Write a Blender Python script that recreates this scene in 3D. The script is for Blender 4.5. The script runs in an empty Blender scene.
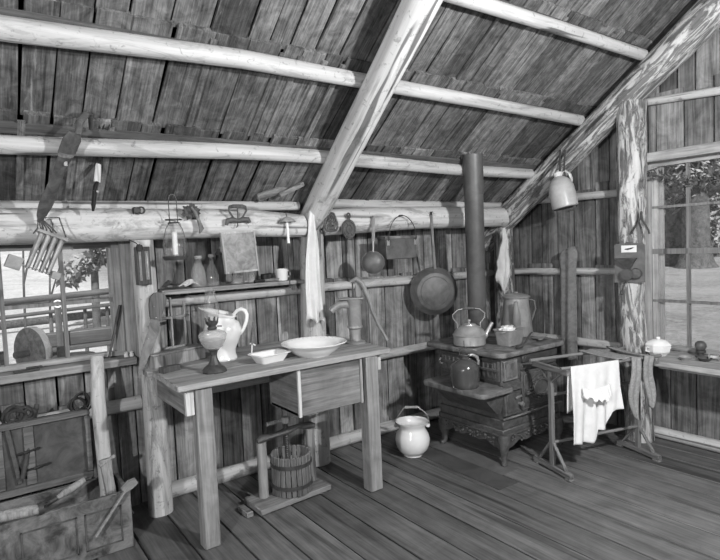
import bpy, bmesh, math, random
from mathutils import Vector, Matrix
from math import sin, cos, pi, radians as R
random.seed(7)
SC = bpy.context.scene
COL = SC.collection

# ------------------------------------------------------------------ materials
def _mat(name):
    m = bpy.data.materials.new(name); m.use_nodes = True
    nt = m.node_tree
    b = nt.nodes.get('Principled BSDF')
    return m, nt, b

def g(v): return (v, v, v, 1)

def N(nt, t, **k):
    n = nt.nodes.new(t)
    for a, v in k.items():
        if a.startswith('i_'): n.inputs[a[2:].replace('_', ' ')].default_value = v
        else: setattr(n, a, v)
    return n

def mathn(nt, op, a, b=None, c=None):
    n = nt.nodes.new('ShaderNodeMath'); n.operation = op
    for i, v in enumerate((a, b, c)):
        if v is None: continue
        if isinstance(v, (int, float)): n.inputs[i].default_value = v
        else: nt.links.new(v, n.inputs[i])
    return n.outputs[0]

def ramp(nt, fac, stops):
    n = nt.nodes.new('ShaderNodeValToRGB')
    e = n.color_ramp.elements
    while len(e) < len(stops): e.new(.5)
    for i, (p, v) in enumerate(stops):
        e[i].position = p; e[i].color = g(v)
    nt.links.new(fac, n.inputs[0]); return n.outputs[0]

def coords(nt, scale, island=True):
    tc = nt.nodes.new('ShaderNodeTexCoord')
    v = tc.outputs['Object']
    oi = nt.nodes.new('ShaderNodeObjectInfo')
    ge = nt.nodes.new('ShaderNodeNewGeometry')
    r = mathn(nt, 'ADD', oi.outputs['Random'], ge.outputs['Random Per Island']) if island else oi.outputs['Random']
    cx = nt.nodes.new('ShaderNodeCombineXYZ')
    for i, k in enumerate((37.0, 91.0, 53.0)):
        nt.links.new(mathn(nt, 'MULTIPLY', r, k), cx.inputs[i])
    ad = N(nt, 'ShaderNodeVectorMath', operation='ADD')
    nt.links.new(v, ad.inputs[0]); nt.links.new(cx.outputs[0], ad.inputs[1])
    mp = N(nt, 'ShaderNodeMapping'); mp.inputs['Scale'].default_value = scale
    nt.links.new(ad.outputs[0], mp.inputs['Vector'])
    return mp.outputs[0], ad.outputs[0], ge.outputs['Random Per Island']

def noise(nt, vec, scale, detail=4, rough=.6, dist=0):
    n = N(nt, 'ShaderNodeTexNoise'); n.inputs['Scale'].default_value = scale
    n.inputs['Detail'].default_value = detail; n.inputs['Roughness'].default_value = rough
    n.inputs['Distortion'].default_value = dist
    nt.links.new(vec, n.inputs['Vector']); return n.outputs[0]

def wood(name, c0, c1, axis='Z', cross=22, along=1.3, mott=.45, tone=.35, fleck=0, rough=.8, bump=.25, spec=.25, mscale=5, crack=.5):
    m, nt, b = _mat(name)
    s = [cross, cross, cross]; s['XYZ'.index(axis)] = along
    vec, raw, isl = coords(nt, s)
    a = noise(nt, vec, 1, 6, .65, .6)
    fine = noise(nt, vec, 3.2, 3, .6, .3)
    mo = noise(nt, raw, mscale, 4, .65, .8)
    v = mathn(nt, 'ADD', mathn(nt, 'MULTIPLY', a, .75 - mott*.5), mathn(nt, 'ADD', mathn(nt, 'MULTIPLY', fine, .25), mathn(nt, 'MULTIPLY', mo, mott*.5)))
    col = ramp(nt, v, [(.37, c0*.75), (.49, c0*.55+c1*.40), (.61, c1)])
    t = mathn(nt, 'MULTIPLY_ADD', isl, 2*tone, 1-tone)
    # dark splits along the grain
    cr = noise(nt, vec, .55, 3, .5, .4)
    crm = ramp(nt, cr, [(.0, 1.), (.60, 1.), (.68, 1-crack)])
    f = mathn(nt, 'MULTIPLY', t, crm)
    if fleck:
        fl = noise(nt, vec, .9, 5, .75, 1.2)
        fm = ramp(nt, fl, [(.58, 0), (.70, fleck)])
        f = mathn(nt, 'ADD', f, fm)
    mx = N(nt, 'ShaderNodeVectorMath', operation='SCALE')
    nt.links.new(col, mx.inputs[0]); nt.links.new(f, mx.inputs['Scale'])
    nt.links.new(mx.outputs[0], b.inputs['Base Color'])
    b.inputs['Roughness'].default_value = rough; b.inputs['Specular IOR Level'].default_value = spec
    if bump:
        bp = N(nt, 'ShaderNodeBump'); bp.inputs['Strength'].default_value = bump; bp.inputs['Distance'].default_value = .01
        nt.links.new(v, bp.inputs['Height']); nt.links.new(bp.outputs[0], b.inputs['Normal'])
    return m

def log_mat(name, base, dark, light=.75, amount=.5, cross=7, along=1.6, bark=False):
    """peeled pole: pale wood, grain streaks, bark remnants and drying cracks, grain along local Z"""
    m, nt, b = _mat(name)
    vec, raw, isl = coords(nt, (cross, cross, along), False)
    vec2, _, _ = coords(nt, (34, 34, 1.6), False)
    st = noise(nt, vec2, 1, 5, .6, .4)
    pa = noise(nt, vec, 1.5, 5, .68, 1.0)
    ck = noise(nt, vec2, .42, 2, .5, .5)
    sp = noise(nt, raw, 26, 3, .7, .6)
    base_c = ramp(nt, st, [(.3, base*.72), (.6, base), (.75, min(light, base*1.15))])
    lo, hi = (.42, .52) if bark else (.53, .62)
    if bark: lo += .1*(1-2*amount); hi += .1*(1-2*amount)
    mk = ramp(nt, pa, [(lo, 0), (hi, 1)])
    mk = mathn(nt, 'MULTIPLY', mk, 1.0 if bark else amount)
    dk = ramp(nt, st, [(.3, dark*.6), (.7, dark*1.5)])
    mix = N(nt, 'ShaderNodeMix', data_type='RGBA')
    nt.links.new(mk, mix.inputs['Factor']); nt.links.new(base_c, mix.inputs['A']); nt.links.new(dk, mix.inputs['B'])
    cm = mathn(nt, 'MULTIPLY', ramp(nt, ck, [(.63, 1.), (.67, .3)]), ramp(nt, sp, [(.60, 1.), (.68, .62)]))
    mx = N(nt, 'ShaderNodeVectorMath', operation='SCALE')
    nt.links.new(mix.outputs['Result'], mx.inputs[0]); nt.links.new(cm, mx.inputs['Scale'])
    nt.links.new(mx.outputs[0], b.inputs['Base Color'])
    b.inputs['Roughness'].default_value = .7; b.inputs['Specular IOR Level'].default_value = .25
    bp = N(nt, 'ShaderNodeBump'); bp.inputs['Strength'].default_value = .5 if bark else .25; bp.inputs['Distance'].default_value = .012
    nt.links.new(mathn(nt, 'SUBTRACT', st, mk), bp.inputs['Height']); nt.links.new(bp.outputs[0], b.inputs['Normal'])
    return m

def plain(name, c, rough=.5, metal=0., spec=.5, mott=.15, scale=9, bump=0., coat=0.):
    m, nt, b = _mat(name)
    vec, raw, isl = coords(nt, (1, 1, 1))
    n = noise(nt, raw, scale, 5, .65, .5)
    col = ramp(nt, n, [(.36, c*(1-mott)), (.64, min(1, c*(1+mott)))])
    nt.links.new(col, b.inputs['Base Color'])
    b.inputs['Roughness'].default_value = rough; b.inputs['Metallic'].default_value = metal
    b.inputs['Specular IOR Level'].default_value = spec
    b.inputs['Coat Weight'].default_value = coat; b.inputs['Coat Roughness'].default_value = .08
    if bump:
        bp = N(nt, 'ShaderNodeBump'); bp.inputs['Strength'].default_value = bump; bp.inputs['Distance'].default_value = .01
        nt.links.new(n, bp.inputs['Height']); nt.links.new(bp.outputs[0], b.inputs['Normal'])
    return m

def glass(name, tint=.95, rough=.03, haze=.10):
    m, nt, b = _mat(name)
    tr = N(nt, 'ShaderNodeBsdfTransparent'); tr.inputs[0].default_value = g(tint)
    gl = N(nt, 'ShaderNodeBsdfGlossy'); gl.inputs['Roughness'].default_value = rough
    fr = N(nt, 'ShaderNodeLayerWeight'); fr.inputs['Blend'].default_value = .35
    mx = N(nt, 'ShaderNodeMixShader'); mh = N(nt, 'ShaderNodeMixShader'); df = N(nt, 'ShaderNodeBsdfDiffuse'); df.inputs[0].default_value = g(.85)
    nt.links.new(mathn(nt, 'MULTIPLY_ADD', fr.outputs['Facing'], .22, .03), mx.inputs[0])
    nt.links.new(mathn(nt, 'MULTIPLY_ADD', fr.outputs['Facing'], haze, haze), mh.inputs[0])
    nt.links.new(tr.outputs[0], mh.inputs[1]); nt.links.new(df.outputs[0], mh.inputs[2])
    nt.links.new(mh.outputs[0], mx.inputs[1]); nt.links.new(gl.outputs[0], mx.inputs[2])
    nt.links.new(mx.outputs[0], nt.nodes['Material Output'].inputs[0])
    return m

def leafy(name, a, b_, scale=8):
    m = plain(name, (a+b_)/2, .7, 0, .2, (b_-a)/(a+b_), scale)
    return m

M = dict(
    floor=wood('floorboards', .085, .175, 'Y', 26, 1.2, .5, .22, 0, .62, .12, .35),
    roof=wood('weathered_roof_boards', .048, .22, 'Y', 44, 2.6, .75, .5, .8, .85, .4, .2, 13),
    roof_back=wood('dark_roof_backing', .01, .03, 'Y'),
    lath=wood('dark_lath', .06, .15, 'X', 24, 1.4, .5, .3),
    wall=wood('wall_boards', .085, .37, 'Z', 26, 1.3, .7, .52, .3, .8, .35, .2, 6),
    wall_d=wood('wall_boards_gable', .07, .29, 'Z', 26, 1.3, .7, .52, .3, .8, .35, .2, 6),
    wall_back=wood('wall_dark_backing', .012, .03, 'Z'),
    pole=log_mat('peeled_pole', .55, .24, .66, .5, 8, 1.4),
    plate=log_mat('peeled_plate_log', .66, .28, .8, .75, 5, 1.4),
    bark=log_mat('half_barked_log', .60, .145, .75, .36, 15, 3.2, True),
    barkpole=log_mat('barky_pole', .42, .13, .6, .5, 10, 2.4, True),
    post=log_mat('grey_post', .54, .22, .62, .75, 9, 1.3),
    trim=wood('window_trim', .26, .46, 'Z', 30, 1.4, .5, .2),
    trimx=wood('window_trim_x', .22, .42, 'X', 30, 1.4, .5, .2),
    trimy=wood('window_trim_y', .22, .42, 'Y', 30, 1.4, .5, .2),
    muntin=wood('muntins', .14, .24, 'Z', 40, 2, .4, .1),
    pane=glass('window_glass', .97, .05, .012),
    counter=wood('counter_planks', .24, .46, 'X', 30, 1.2, .5, .18, .1, .75, .25),
    leg=wood('counter_leg_wood', .17, .36, 'Z', 26, 1.2, .55, .12),
    crate=wood('crate_wood_x', .15, .30, 'X', 26, 1.4, .55, .12),
    cratey=wood('crate_wood_y', .15, .30, 'Y', 26, 1.4, .55, .12),
    endgrain=wood('pale_end_board', .55, .72, 'Z', 30, 1.5, .4, .05),
    rack=wood('rack_wood_z', .13, .24, 'Z', 40, 2, .4, .12),
    rackx=wood('rack_wood_x', .13, .24, 'X', 40, 2, .4, .12),
    racky=wood('rack_wood_y', .13, .24, 'Y', 40, 2, .4, .12),
    tool=wood('tool_wood', .20, .36, 'Z', 40, 2.5, .4, .1),
    darkwood=wood('dark_tool_wood', .055, .12, 'Z', 40, 2.5, .4, .1),
    stave=wood('press_staves', .10, .24, 'Z', 36, 2, .5, .4),
    iron=plain('cast_iron', .075, .55, .0, .45, .35, 22, .25),
    ironworn=plain('worn_stove_iron', .15, .5, .0, .45, .5, 9, .15),
    darkiron=plain('dark_iron', .055, .5, .1, .45, .3, 20, .15),
    pipe=plain('stovepipe_steel', .115, .48, .25, .5, .22, 5),
    tin=plain('dull_tin', .30, .38, .25, .5, .3, 8),
    tinlight=plain('light_tin', .34, .38, .35, .5, .2, 9),
    kettle=plain('kettle_metal', .42, .3, .45, .5, .2, 8),
    pan=plain('skillet_steel', .105, .5, .2, .5, .3, 10),
    enamel=plain('white_enamel', .80, .18, 0, .5, .03, 6, 0, .4),
    china=plain('white_china', .82, .22, 0, .5, .02, 6, 0, .3),
    greyenamel=plain('grey_enamel', .26, .35, .1, .5, .2, 10),
    stone=plain('stoneware', .42, .35, 0, .5, .14, 10, 0, .2),
    brownjug=plain('brown_glazed_jug', .06, .12, 0, .6, .2, 8, 0, .7),
    cloth=plain('white_cloth', .70, .9, 0, .1, .05, 18, .1),
    creamcloth=plain('cream_cloth', .64, .9, 0, .1, .08, 18, .1),
    greycloth=plain('grey_wool', .27, .95, 0, .1, .18, 60, .25),
    apron=plain('grey_apron', .19, .95, 0, .1, .2, 25, .15),
    leather=plain('old_leather', .085, .6, 0, .35, .35, 22, .2),
    leatherl=plain('worn_leather', .20, .6, 0, .35, .35, 22, .2),
    strap=plain('dark_strap', .06, .7, 0, .3, .2, 20),
    candle=plain('candle_wax', .85, .5, 0, .4, .03),
    clear=glass('clear_bottle_glass', .98, .04, .085),
    thin=glass('thin_chimney_glass', .985, .04, .02),
    milky=glass('lamp_glass', .96, .06, .2),
    slate=plain('spotted_mirror', .20, .4, .0, .5, .42, 20),
    paper=plain('paper', .72, .8, 0, .2, .06),
    black=plain('black_paint', .02, .5, 0, .4, .2),
    rope=plain('cord', .30, .9, 0, .1, .2, 30),
    cord=plain('dark_cord', .05, .8, 0, .1, .2, 30),
    chest=plain('worn_chest_paint', .13, .7, 0, .3, .7, 9, .1),
    chestd=plain('chest_lid_lining', .085, .8, 0, .2, .35, 9, .1),
    chesttrim=wood('chest_trim', .09, .20, 'X', 30, 2, .5, .1),
    sheet=plain('floor_sheet', .11, .5, .3, .4, .2, 6),
    sheetl=plain('floor_sheet_pale', .15, .55, .2, .4, .2, 6),
    sawgrip=wood('saw_grip_wood', .09, .19, 'Z', 40, 2.5, .4, .1),
    leaf=leafy('dry_leaves', .05, .22, 30),
    crown=leafy('forest_leaves', .17, .42, 3),
    treebark=plain('tree_bark', .08, .9, 0, .2, .4, 6, .4),
    weathered=wood('outdoor_timber', .05, .13, 'X', 20, 1.2, .5, .1),
    grind=plain('grindstone', .16, .9, 0, .2, .4, 20, .2),
    grindl=plain('grindstone_pale', .6, .9, 0, .2, .15, 20, .2),
)
def ground_mat():
    m, nt, b = _mat('pale_dry_ground')
    vec, raw, isl = coords(nt, (1, 1, 1), False)
    n1 = noise(nt, raw, .35, 4, .6, .5); n2 = noise(nt, raw, 9, 6, .75, .3); n3 = noise(nt, raw, 1.7, 4, .7, 1)
    v = mathn(nt, 'ADD', mathn(nt, 'MULTIPLY', n2, .45), mathn(nt, 'ADD', mathn(nt, 'MULTIPLY', n1, .3), mathn(nt, 'MULTIPLY', n3, .25)))
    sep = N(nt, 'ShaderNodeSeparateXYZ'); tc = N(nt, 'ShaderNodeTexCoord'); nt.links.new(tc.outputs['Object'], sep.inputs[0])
    # darker ground to the right of the cabin, pale dry grass to the left
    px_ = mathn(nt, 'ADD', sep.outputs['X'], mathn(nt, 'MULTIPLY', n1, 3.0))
    side_tone = N(nt, 'ShaderNodeMapRange'); nt.links.new(px_, side_tone.inputs['Value'])
    for k_, v_ in (('From Min', 6.0), ('From Max', 8.5), ('To Min', 1.0), ('To Max', .52)): side_tone.inputs[k_].default_value = v_
    sc_ = N(nt, 'ShaderNodeVectorMath', operation='SCALE'); nt.links.new(ramp(nt, v, [(.36, .22), (.47, .48), (.58, .64)]), sc_.inputs[0]); nt.links.new(side_tone.outputs[0], sc_.inputs['Scale'])
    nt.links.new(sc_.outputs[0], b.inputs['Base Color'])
    b.inputs['Roughness'].default_value = .95; b.inputs['Specular IOR Level'].default_value = .05
    bp = N(nt, 'ShaderNodeBump'); bp.inputs['Strength'].default_value = .8; bp.inputs['Distance'].default_value = .1
    nt.links.new(n2, bp.inputs['Height']); nt.links.new(bp.outputs[0], b.inputs['Normal'])
    return m
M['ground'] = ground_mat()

# ------------------------------------------------------------------ mesh builder
class MB:
    def __init__(s): s.v = []; s.f = []
    def add(s, vs, fs):
        o = len(s.v); s.v += [tuple(v) for v in vs]; s.f += [tuple(i+o for i in f) for f in fs]; return s
    def hexa(s, p):   # 8 points: bottom ring 0-3 ccw, top ring 4-7
        return s.add(p, [(3, 2, 1, 0), (4, 5, 6, 7), (0, 1, 5, 4), (1, 2, 6, 5), (2, 3, 7, 6), (3, 0, 4, 7)])
    def box(s, x0, x1, y0, y1, z0, z1, bev=0, mat=None):
        if bev <= 0:
            p = [(x0, y0, z0), (x1, y0, z0), (x1, y1, z0), (x0, y1, z0), (x0, y0, z1), (x1, y0, z1), (x1, y1, z1), (x0, y1, z1)]
            if mat: p = [mat @ Vector(q) for q in p]
            return s.hexa(p)
        bm = bmesh.new(); bmesh.ops.create_cube(bm, size=1)
        for v in bm.verts:
            v.co = Vector((x0+(v.co.x+.5)*(x1-x0), y0+(v.co.y+.5)*(y1-y0), z0+(v.co.z+.5)*(z1-z0)))
        bmesh.ops.bevel(bm, geom=bm.edges[:], offset=min(bev, (x1-x0)*.45, (y1-y0)*.45, (z1-z0)*.45), segments=1, affect='EDGES')
        return s.bm(bm, mat)
    def bm(s, bm, mat=None):
        bm.verts.index_update()
        vs = [(mat @ v.co) if mat else v.co.copy() for v in bm.verts]
        fs = [[v.index for v in f.verts] for f in bm.faces]
        bm.free(); return s.add(vs, fs)
    def bar(s, a, b, w, h, up=(0, 0, 1), bev=0):
        """rectangular bar from a to b; w across, h along 'up'"""
        a, b, up = Vector(a), Vector(b), Vector(up)
        d = (b-a); L = d.length; d.normalize()
        sx = d.cross(up)
        if sx.length < 1e-4: sx = d.cross(Vector((1, 0, 0)))
        sx.normalize(); u = sx.cross(d)
        mt = Matrix((sx, d, u)).transposed().to_4x4(); mt.translation = a
        return s.box(-w/2, w/2, 0, L, -h/2, h/2, bev, mt)
    def lathe(s, prof, n=24, c=(0, 0, 0), mat=None, a0=0, a1=2*pi):
        full = abs(a1-a0-2*pi) < 1e-6
        k = n if full else n+1
        vs = []; fs = []; rings = []
        for r, z in prof:
            if r < 1e-6:
                rings.append([len(vs)]); vs.append(Vector((c[0], c[1], c[2]+z)))
            else:
                ring = []
                for i in range(k):
                    a = a0+(a1-a0)*i/n
                    ring.append(len(vs)); vs.append(Vector((c[0]+r*cos(a), c[1]+r*sin(a), c[2]+z)))
                rings.append(ring)
        for q in range(len(rings)-1):
            A, B = rings[q], rings[q+1]
            for i in range(n):
                j = (i+1) % k
                if len(A) == 1 and len(B) == 1: continue
                if len(A) == 1: fs.append((A[0], B[j], B[i])[::1])
                elif len(B) == 1: fs.append((A[i], A[j], B[0]))
                else: fs.append((A[i], A[j], B[j], B[i]))
        if mat: vs = [mat @ v for v in vs]
        return s.add(vs, fs)
    def tube(s, pts, r, n=8, cap=True, flat=None):
        """sweep along a polyline; r number or list; flat = (across, thick) scale pair"""
        P = [Vector(p) for p in pts]; m = len(P)
        rs = [r]*m if isinstance(r, (int, float)) else list(r)
        T = []
        for i in range(m):
            t = P[min(i+1, m-1)]-P[max(i-1, 0)]
            T.append(t.normalized() if t.length > 1e-9 else Vector((0, 0, 1)))
        ref = Vector((0, 0, 1)) if abs(T[0].z) < .9 else Vector((0, 1, 0))
        nx = T[0].cross(ref).normalized()
        vs = []
        for i in range(m):
            nx = (nx-T[i]*nx.dot(T[i])).normalized(); ny = T[i].cross(nx)
            fx, fy = flat or (1, 1)
            for k in range(n):
                a = 2*pi*k/n
                vs.append(P[i]+(nx*cos(a)*fx+ny*sin(a)*fy)*rs[i])
        fs = [(i*n+k, i*n+(k+1) % n, (i+1)*n+(k+1) % n, (i+1)*n+k) for i in range(m-1) for k in range(n)]
        if cap: fs += [tuple(range(n))[::-1], tuple((m-1)*n+k for k in range(n))]
        return s.add(vs, fs)
    def prism(s, pts, y0, y1, mat=None):
        """outline in local xz extruded along y"""
        n = len(pts)
        vs = [Vector((x, y0, z)) for x, z in pts]+[Vector((x, y1, z)) for x, z in pts]
        if mat: vs = [mat @ v for v in vs]
        fs = [tuple(range(n)), tuple(range(n, 2*n))[::-1]]+[(i+n, (i+1) % n+n, (i+1) % n, i) for i in range(n)]
        return s.add(vs, fs)
    def build(s, name, m, parent=None, loc=(0, 0, 0), rot=(0, 0, 0), smooth=38, solid=0, shift=None):
        me = bpy.data.meshes.new(name)
        vs = s.v
        if shift: vs = [(v[0]-shift[0], v[1]-shift[1], v[2]-shift[2]) for v in vs]
        me.from_pydata(vs, [], s.f)
        bm = bmesh.new(); bm.from_mesh(me)
        if not solid: bmesh.ops.recalc_face_normals(bm, faces=bm.faces)
        bm.to_mesh(me); bm.free()
        for p in me.polygons: p.use_smooth = True
        me.set_sharp_from_angle(angle=R(smooth))
        me.materials.append(m)
        o = bpy.data.objects.new(name, me); COL.objects.link(o)
        o.location = shift or loc; o.rotation_euler = rot
        if parent: o.parent = parent
        if solid:
            md = o.modifiers.new('thickness', 'SOLIDIFY'); md.thickness = solid; md.offset = 0
        return o

def tag(o, label, cat, group=None, kind=None):
    o['label'] = label; o['category'] = cat
    if group: o['group'] = group
    if kind: o['kind'] = kind
    return o
def thing(name, label, cat, loc=(0, 0, 0), rz=0, group=None, rot=None):
    o = bpy.data.objects.new(name, None); COL.objects.link(o)
    o.location = loc; o.rotation_euler = rot or (0, 0, rz); o.empty_display_size = .05
    return tag(o, label, cat, group)
def struct(o): o['kind'] = 'structure'; return o
def lab(o, l): o['label'] = l; return o
def copy_tree(o, parent=None):
    c = o.copy(); COL.objects.link(c)
    if parent: c.parent = parent
    for ch in [x for x in COL.objects if x.parent == o]: copy_tree(ch, c)
    return c

def log(name, pts, rs, m, parent=None, n=20, seed=0, rough=.05, sub=10):
    """slightly crooked round log through pts (world); mesh has its own Z along the log"""
    P = [Vector(p) for p in pts]
    a, b = P[0], P[-1]
    z = (b-a).normalized()
    x = z.cross(Vector((0, 0, 1)) if abs(z.z) < .9 else Vector((0, 1, 0))).normalized(); y = z.cross(x)
    mt = Matrix((x, y, z)).transposed().to_4x4(); mt.translation = a
    inv = mt.inverted()
    L = [inv @ p for p in P]
    if isinstance(rs, (int, float)): rs = [rs]*len(P)
    rnd = random.Random(seed)
    ph = [rnd.uniform(0, 6.28) for _ in range(6)]
    rings = []
    for i in range(len(L)-1):
        for k in range(sub if i < len(L)-2 else sub+1):
            t = k/sub; rings.append((L[i].lerp(L[i+1], t), rs[i]+(rs[i+1]-rs[i])*t))
    mb = MB(); vs = []; fs = []
    for q, (c, r) in enumerate(rings):
        for k in range(n):
            an = 2*pi*k/n
            w = 1+rough*(.5*sin(an*2+ph[0]+c.z*1.3)+.5*sin(an*3+ph[1]-c.z*2.1)+.5*sin(c.z*5+ph[2])*.6)
            vs.append((c.x+r*w*cos(an), c.y+r*w*sin(an), c.z))
    m_ = len(rings)
    fs = [(i*n+k, i*n+(k+1) % n, (i+1)*n+(k+1) % n, (i+1)*n+k) for i in range(m_-1) for k in range(n)]
    fs += [tuple(range(n))[::-1], tuple((m_-1)*n+k for k in range(n))]
    mb.add(vs, fs)
    o = mb.build(name, m, parent)
    o.matrix_world = mt
    return o

def arc(c, r, a0, a1, n, ax=(1, 0, 0), ay=(0, 0, 1), ry=None):
    c, ax, ay = Vector(c), Vector(ax), Vector(ay)
    return [c+ax*r*cos(a0+(a1-a0)*i/n)+ay*(ry or r)*sin(a0+(a1-a0)*i/n) for i in range(n+1)]

def face_rot(zdir, up=(0, 0, 1)):
    """matrix whose local Z points along zdir"""
    z = Vector(zdir).normalized(); x = Vector(up).cross(z).normalized(); y = z.cross(x)
    return Matrix((x, y, z)).transposed().to_4x4()

# ------------------------------------------------------------------ the room shell
ROOF_A = math.atan(.745)
ROOF_M = Matrix(((1, 0, 0, 0), (0, -cos(ROOF_A), -sin(ROOF_A), 2.9), (0, sin(ROOF_A), -cos(ROOF_A), 2.10), (0, 0, 0, 1)))
def roof_z(y): return 2.10+(2.9-y)*.745

rnd = random.Random(3)
# floor: planks run from the back wall towards the viewer
fm = MB()
xs = [-2.2]
edges = [.24, .44, .65, .86, 1.07, 1.27, 1.47, 1.68, 1.88, 2.09, 2.29, 2.50, 2.71, 2.93, 3.14, 3.36, 3.56, 3.75, 3.93, 4.11, 4.3]
while xs[-1]+.21 < .2: xs.append(xs[-1]+.2)
xs += edges
for a, b in zip(xs, xs[1:]):
    w = rnd.uniform(.002, .006); dz = rnd.uniform(-.004, 0)
    fm.box(a+w, b-w, -2.3, 3.6, -.035, dz, .003)
fm.box(-2.2, 4.25, -2.3, 3.6, -.08, -.036)
struct(fm.build('floor', M['floor']))

# roof boards (both slopes), laid in tiers that lap at the purlins
def roof(name, mtx, front=False):
    mb = MB(); r = random.Random(11 if not front else 5)
    tiers = [(-.82, .05), (.05, .60), (.60, 1.17), (1.17, 1.78), (1.78, 2.86)]
    if front: tiers = [(-.82, .9), (.9, 2.86)]
    for ti, (s0, s1) in enumerate(tiers):
        x = -2.35
        while x < 4.32:
            w = r.uniform(.10, .185); gp = r.uniform(.003, .008)
            x1 = min(x+w, 4.34)
            n0 = -.012*ti+r.uniform(-.006, .006)
            sk = r.uniform(-.012, .012); sj = r.uniform(-.008, .008)
            mb.hexa([(x+gp, s0, n0-.02), (x1-gp, s0, n0-.02), (x1-gp+sk, s1+.03, n0-.02), (x+gp+sk, s1+.03, n0-.02),
                     (x+gp, s0, n0), (x1-gp, s0, n0), (x1-gp+sk, s1+.022+sj, n0), (x+gp+sk, s1+.02+sj, n0)])
            if r.random() < .35: # narrow cover batten on a joint
                mb.box(x-.014, x+.016, s0+.01, s1-.01, n0, n0+.012)
            x = x1
    o = struct(mb.build(name, M['roof'])); o.matrix_world = mtx
    return o
roof('ceiling', ROOF_M)
FM = Matrix(((-1, 0, 0, 2), (0, cos(ROOF_A), sin(ROOF_A), -1.7), (0, sin(ROOF_A), -cos(ROOF_A), 2.10), (0, 0, 0, 1)))
roof('ceiling_front', FM, True)
for nm, mt in (('ceiling_backing', ROOF_M), ('ceiling_front_backing', FM)):
    bk = MB(); bk.box(-2.4, 4.4, -.85, 2.95, -.17, -.12)
    o = struct(bk.build(nm, M['roof_back'])); o.matrix_world = mt
lt = MB()
for s in (.0, .54, 1.12, 1.73):
    x = -2.2
    while x < 4.05:
        x1 = min(4.05, x+rnd.uniform(1.2, 2.2))
        lt.box(x, x1-.004, s-.03+rnd.uniform(-.004, .004), s+.022+rnd.uniform(-.004, .005), .001, .016); x = x1
o = struct(lt.build('trim_lath', M['lath'])); o.matrix_world = ROOF_M

# back wall: two layers of upright boards, window hole at the left
bw = MB(); r = random.Random(21)
def boards_back(x0, x1, z0, z1, y, jit=0, wmin=.11, wmax=.19):
    x = x0
    while x < x1-.02:
        xe = min(x1, x+r.uniform(wmin, wmax))
        if x1-xe < .05: xe = x1
        gp = r.uniform(.002, .008); dy = r.uniform(-.006, .006); zt = z1+r.uniform(-jit, jit)
        bw.hexa([(x+gp, y+dy, z0), (xe-gp, y+dy, z0), (xe-gp, y+dy+.022, z0), (x+gp, y+dy+.022, z0),
                 (x+gp, y+dy, zt), (xe-gp, y+dy, zt+r.uniform(-.01, .01)), (xe-gp, y+dy+.022, zt), (x+gp, y+dy+.022, zt)])
        x = xe
boards_back(-2.2, -.47, 0, 1.3, 3.465); boards_back(-2.2, -.47, 1.2, 1.85, 3.495)
boards_back(-.47, .78, 0, .86, 3.465); boards_back(-.47, .78, 0, .70, 3.445, .05)
boards_back(.78, 4.15, 0, 1.27, 3.465, .035); boards_back(.78, 4.15, 1.15, 1.85, 3.495)
boards_back(-.47, .78, 1.62, 1.85, 3.495)
struct(bw.build('wall_back', M['wall']))
bb = MB(); bb.box(-2.2, -.47, 3.53, 3.55, 0, 1.9); bb.box(.78, 4.15, 3.53, 3.55, 0, 1.9); bb.box(-.47, .78, 3.53, 3.55, -.05, .87); bb.box(-.47, .78, 3.53, 3.55, 1.61, 1.9)
struct(bb.build('wall_back_backing', M['wall_back']))  # near-black sheet added to keep outside light out of the board gaps

# right gable wall
rw = MB(); r = random.Random(8)
def boards_right(y0, y1, z0, z1, x, jit=0, gable=False, wmin=.11, wmax=.20):
    y = y0
    while y < y1-.02:
        ye = min(y1, y+r.uniform(wmin, wmax))
        if y1-ye < .05: ye = y1
        gp = r.uniform(.002, .008); dx = r.uniform(-.006, .006)
        za = zb = z1+r.uniform(-jit, jit)
        if gable: za, zb = [min(roof_z(q), 2.10+(q+1.7)*.745)+.02 for q in (y, ye)]
        rw.hexa([(x+dx, y+gp, z0), (x+dx+.022, y+gp, z0), (x+dx+.022, ye-gp, z0), (x+dx, ye-gp, z0),
                 (x+dx, y+gp, za), (x+dx+.022, y+gp, za), (x+dx+.022, ye-gp, zb), (x+dx, ye-gp, zb)])
        y = ye
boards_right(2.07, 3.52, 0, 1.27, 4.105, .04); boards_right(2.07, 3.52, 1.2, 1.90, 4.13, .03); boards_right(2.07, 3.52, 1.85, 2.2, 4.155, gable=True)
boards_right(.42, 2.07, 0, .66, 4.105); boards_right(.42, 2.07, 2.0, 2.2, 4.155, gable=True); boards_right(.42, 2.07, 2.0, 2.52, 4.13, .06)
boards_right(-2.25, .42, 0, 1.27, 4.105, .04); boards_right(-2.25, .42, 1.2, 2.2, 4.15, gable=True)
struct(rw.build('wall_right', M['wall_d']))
rb = MB()
def pent(y0, y1, z0, x0=4.185, x1=4.20):
    n = 12
    for i in range(n):
        a, b = y0+(y1-y0)*i/n, y0+(y1-y0)*(i+1)/n
        za, zb = [min(roof_z(q), 2.10+(q+1.7)*.745)+.05 for q in (a, b)]
        rb.hexa([(x0, a, z0), (x1, a, z0), (x1, b, z0), (x0, b, z0), (x0, a, za), (x1, a, za), (x1, b, zb), (x0, b, zb)])
pent(2.08, 3.55, 0); pent(-2.3, .42, 0); pent(.42, 2.08, 2.03); rb.box(4.185, 4.2, .42, 2.08, 0, .64)
struct(rb.build('wall_right_backing', M['wall_back']))  # same added light-blocking sheet, behind the gable boards
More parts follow.
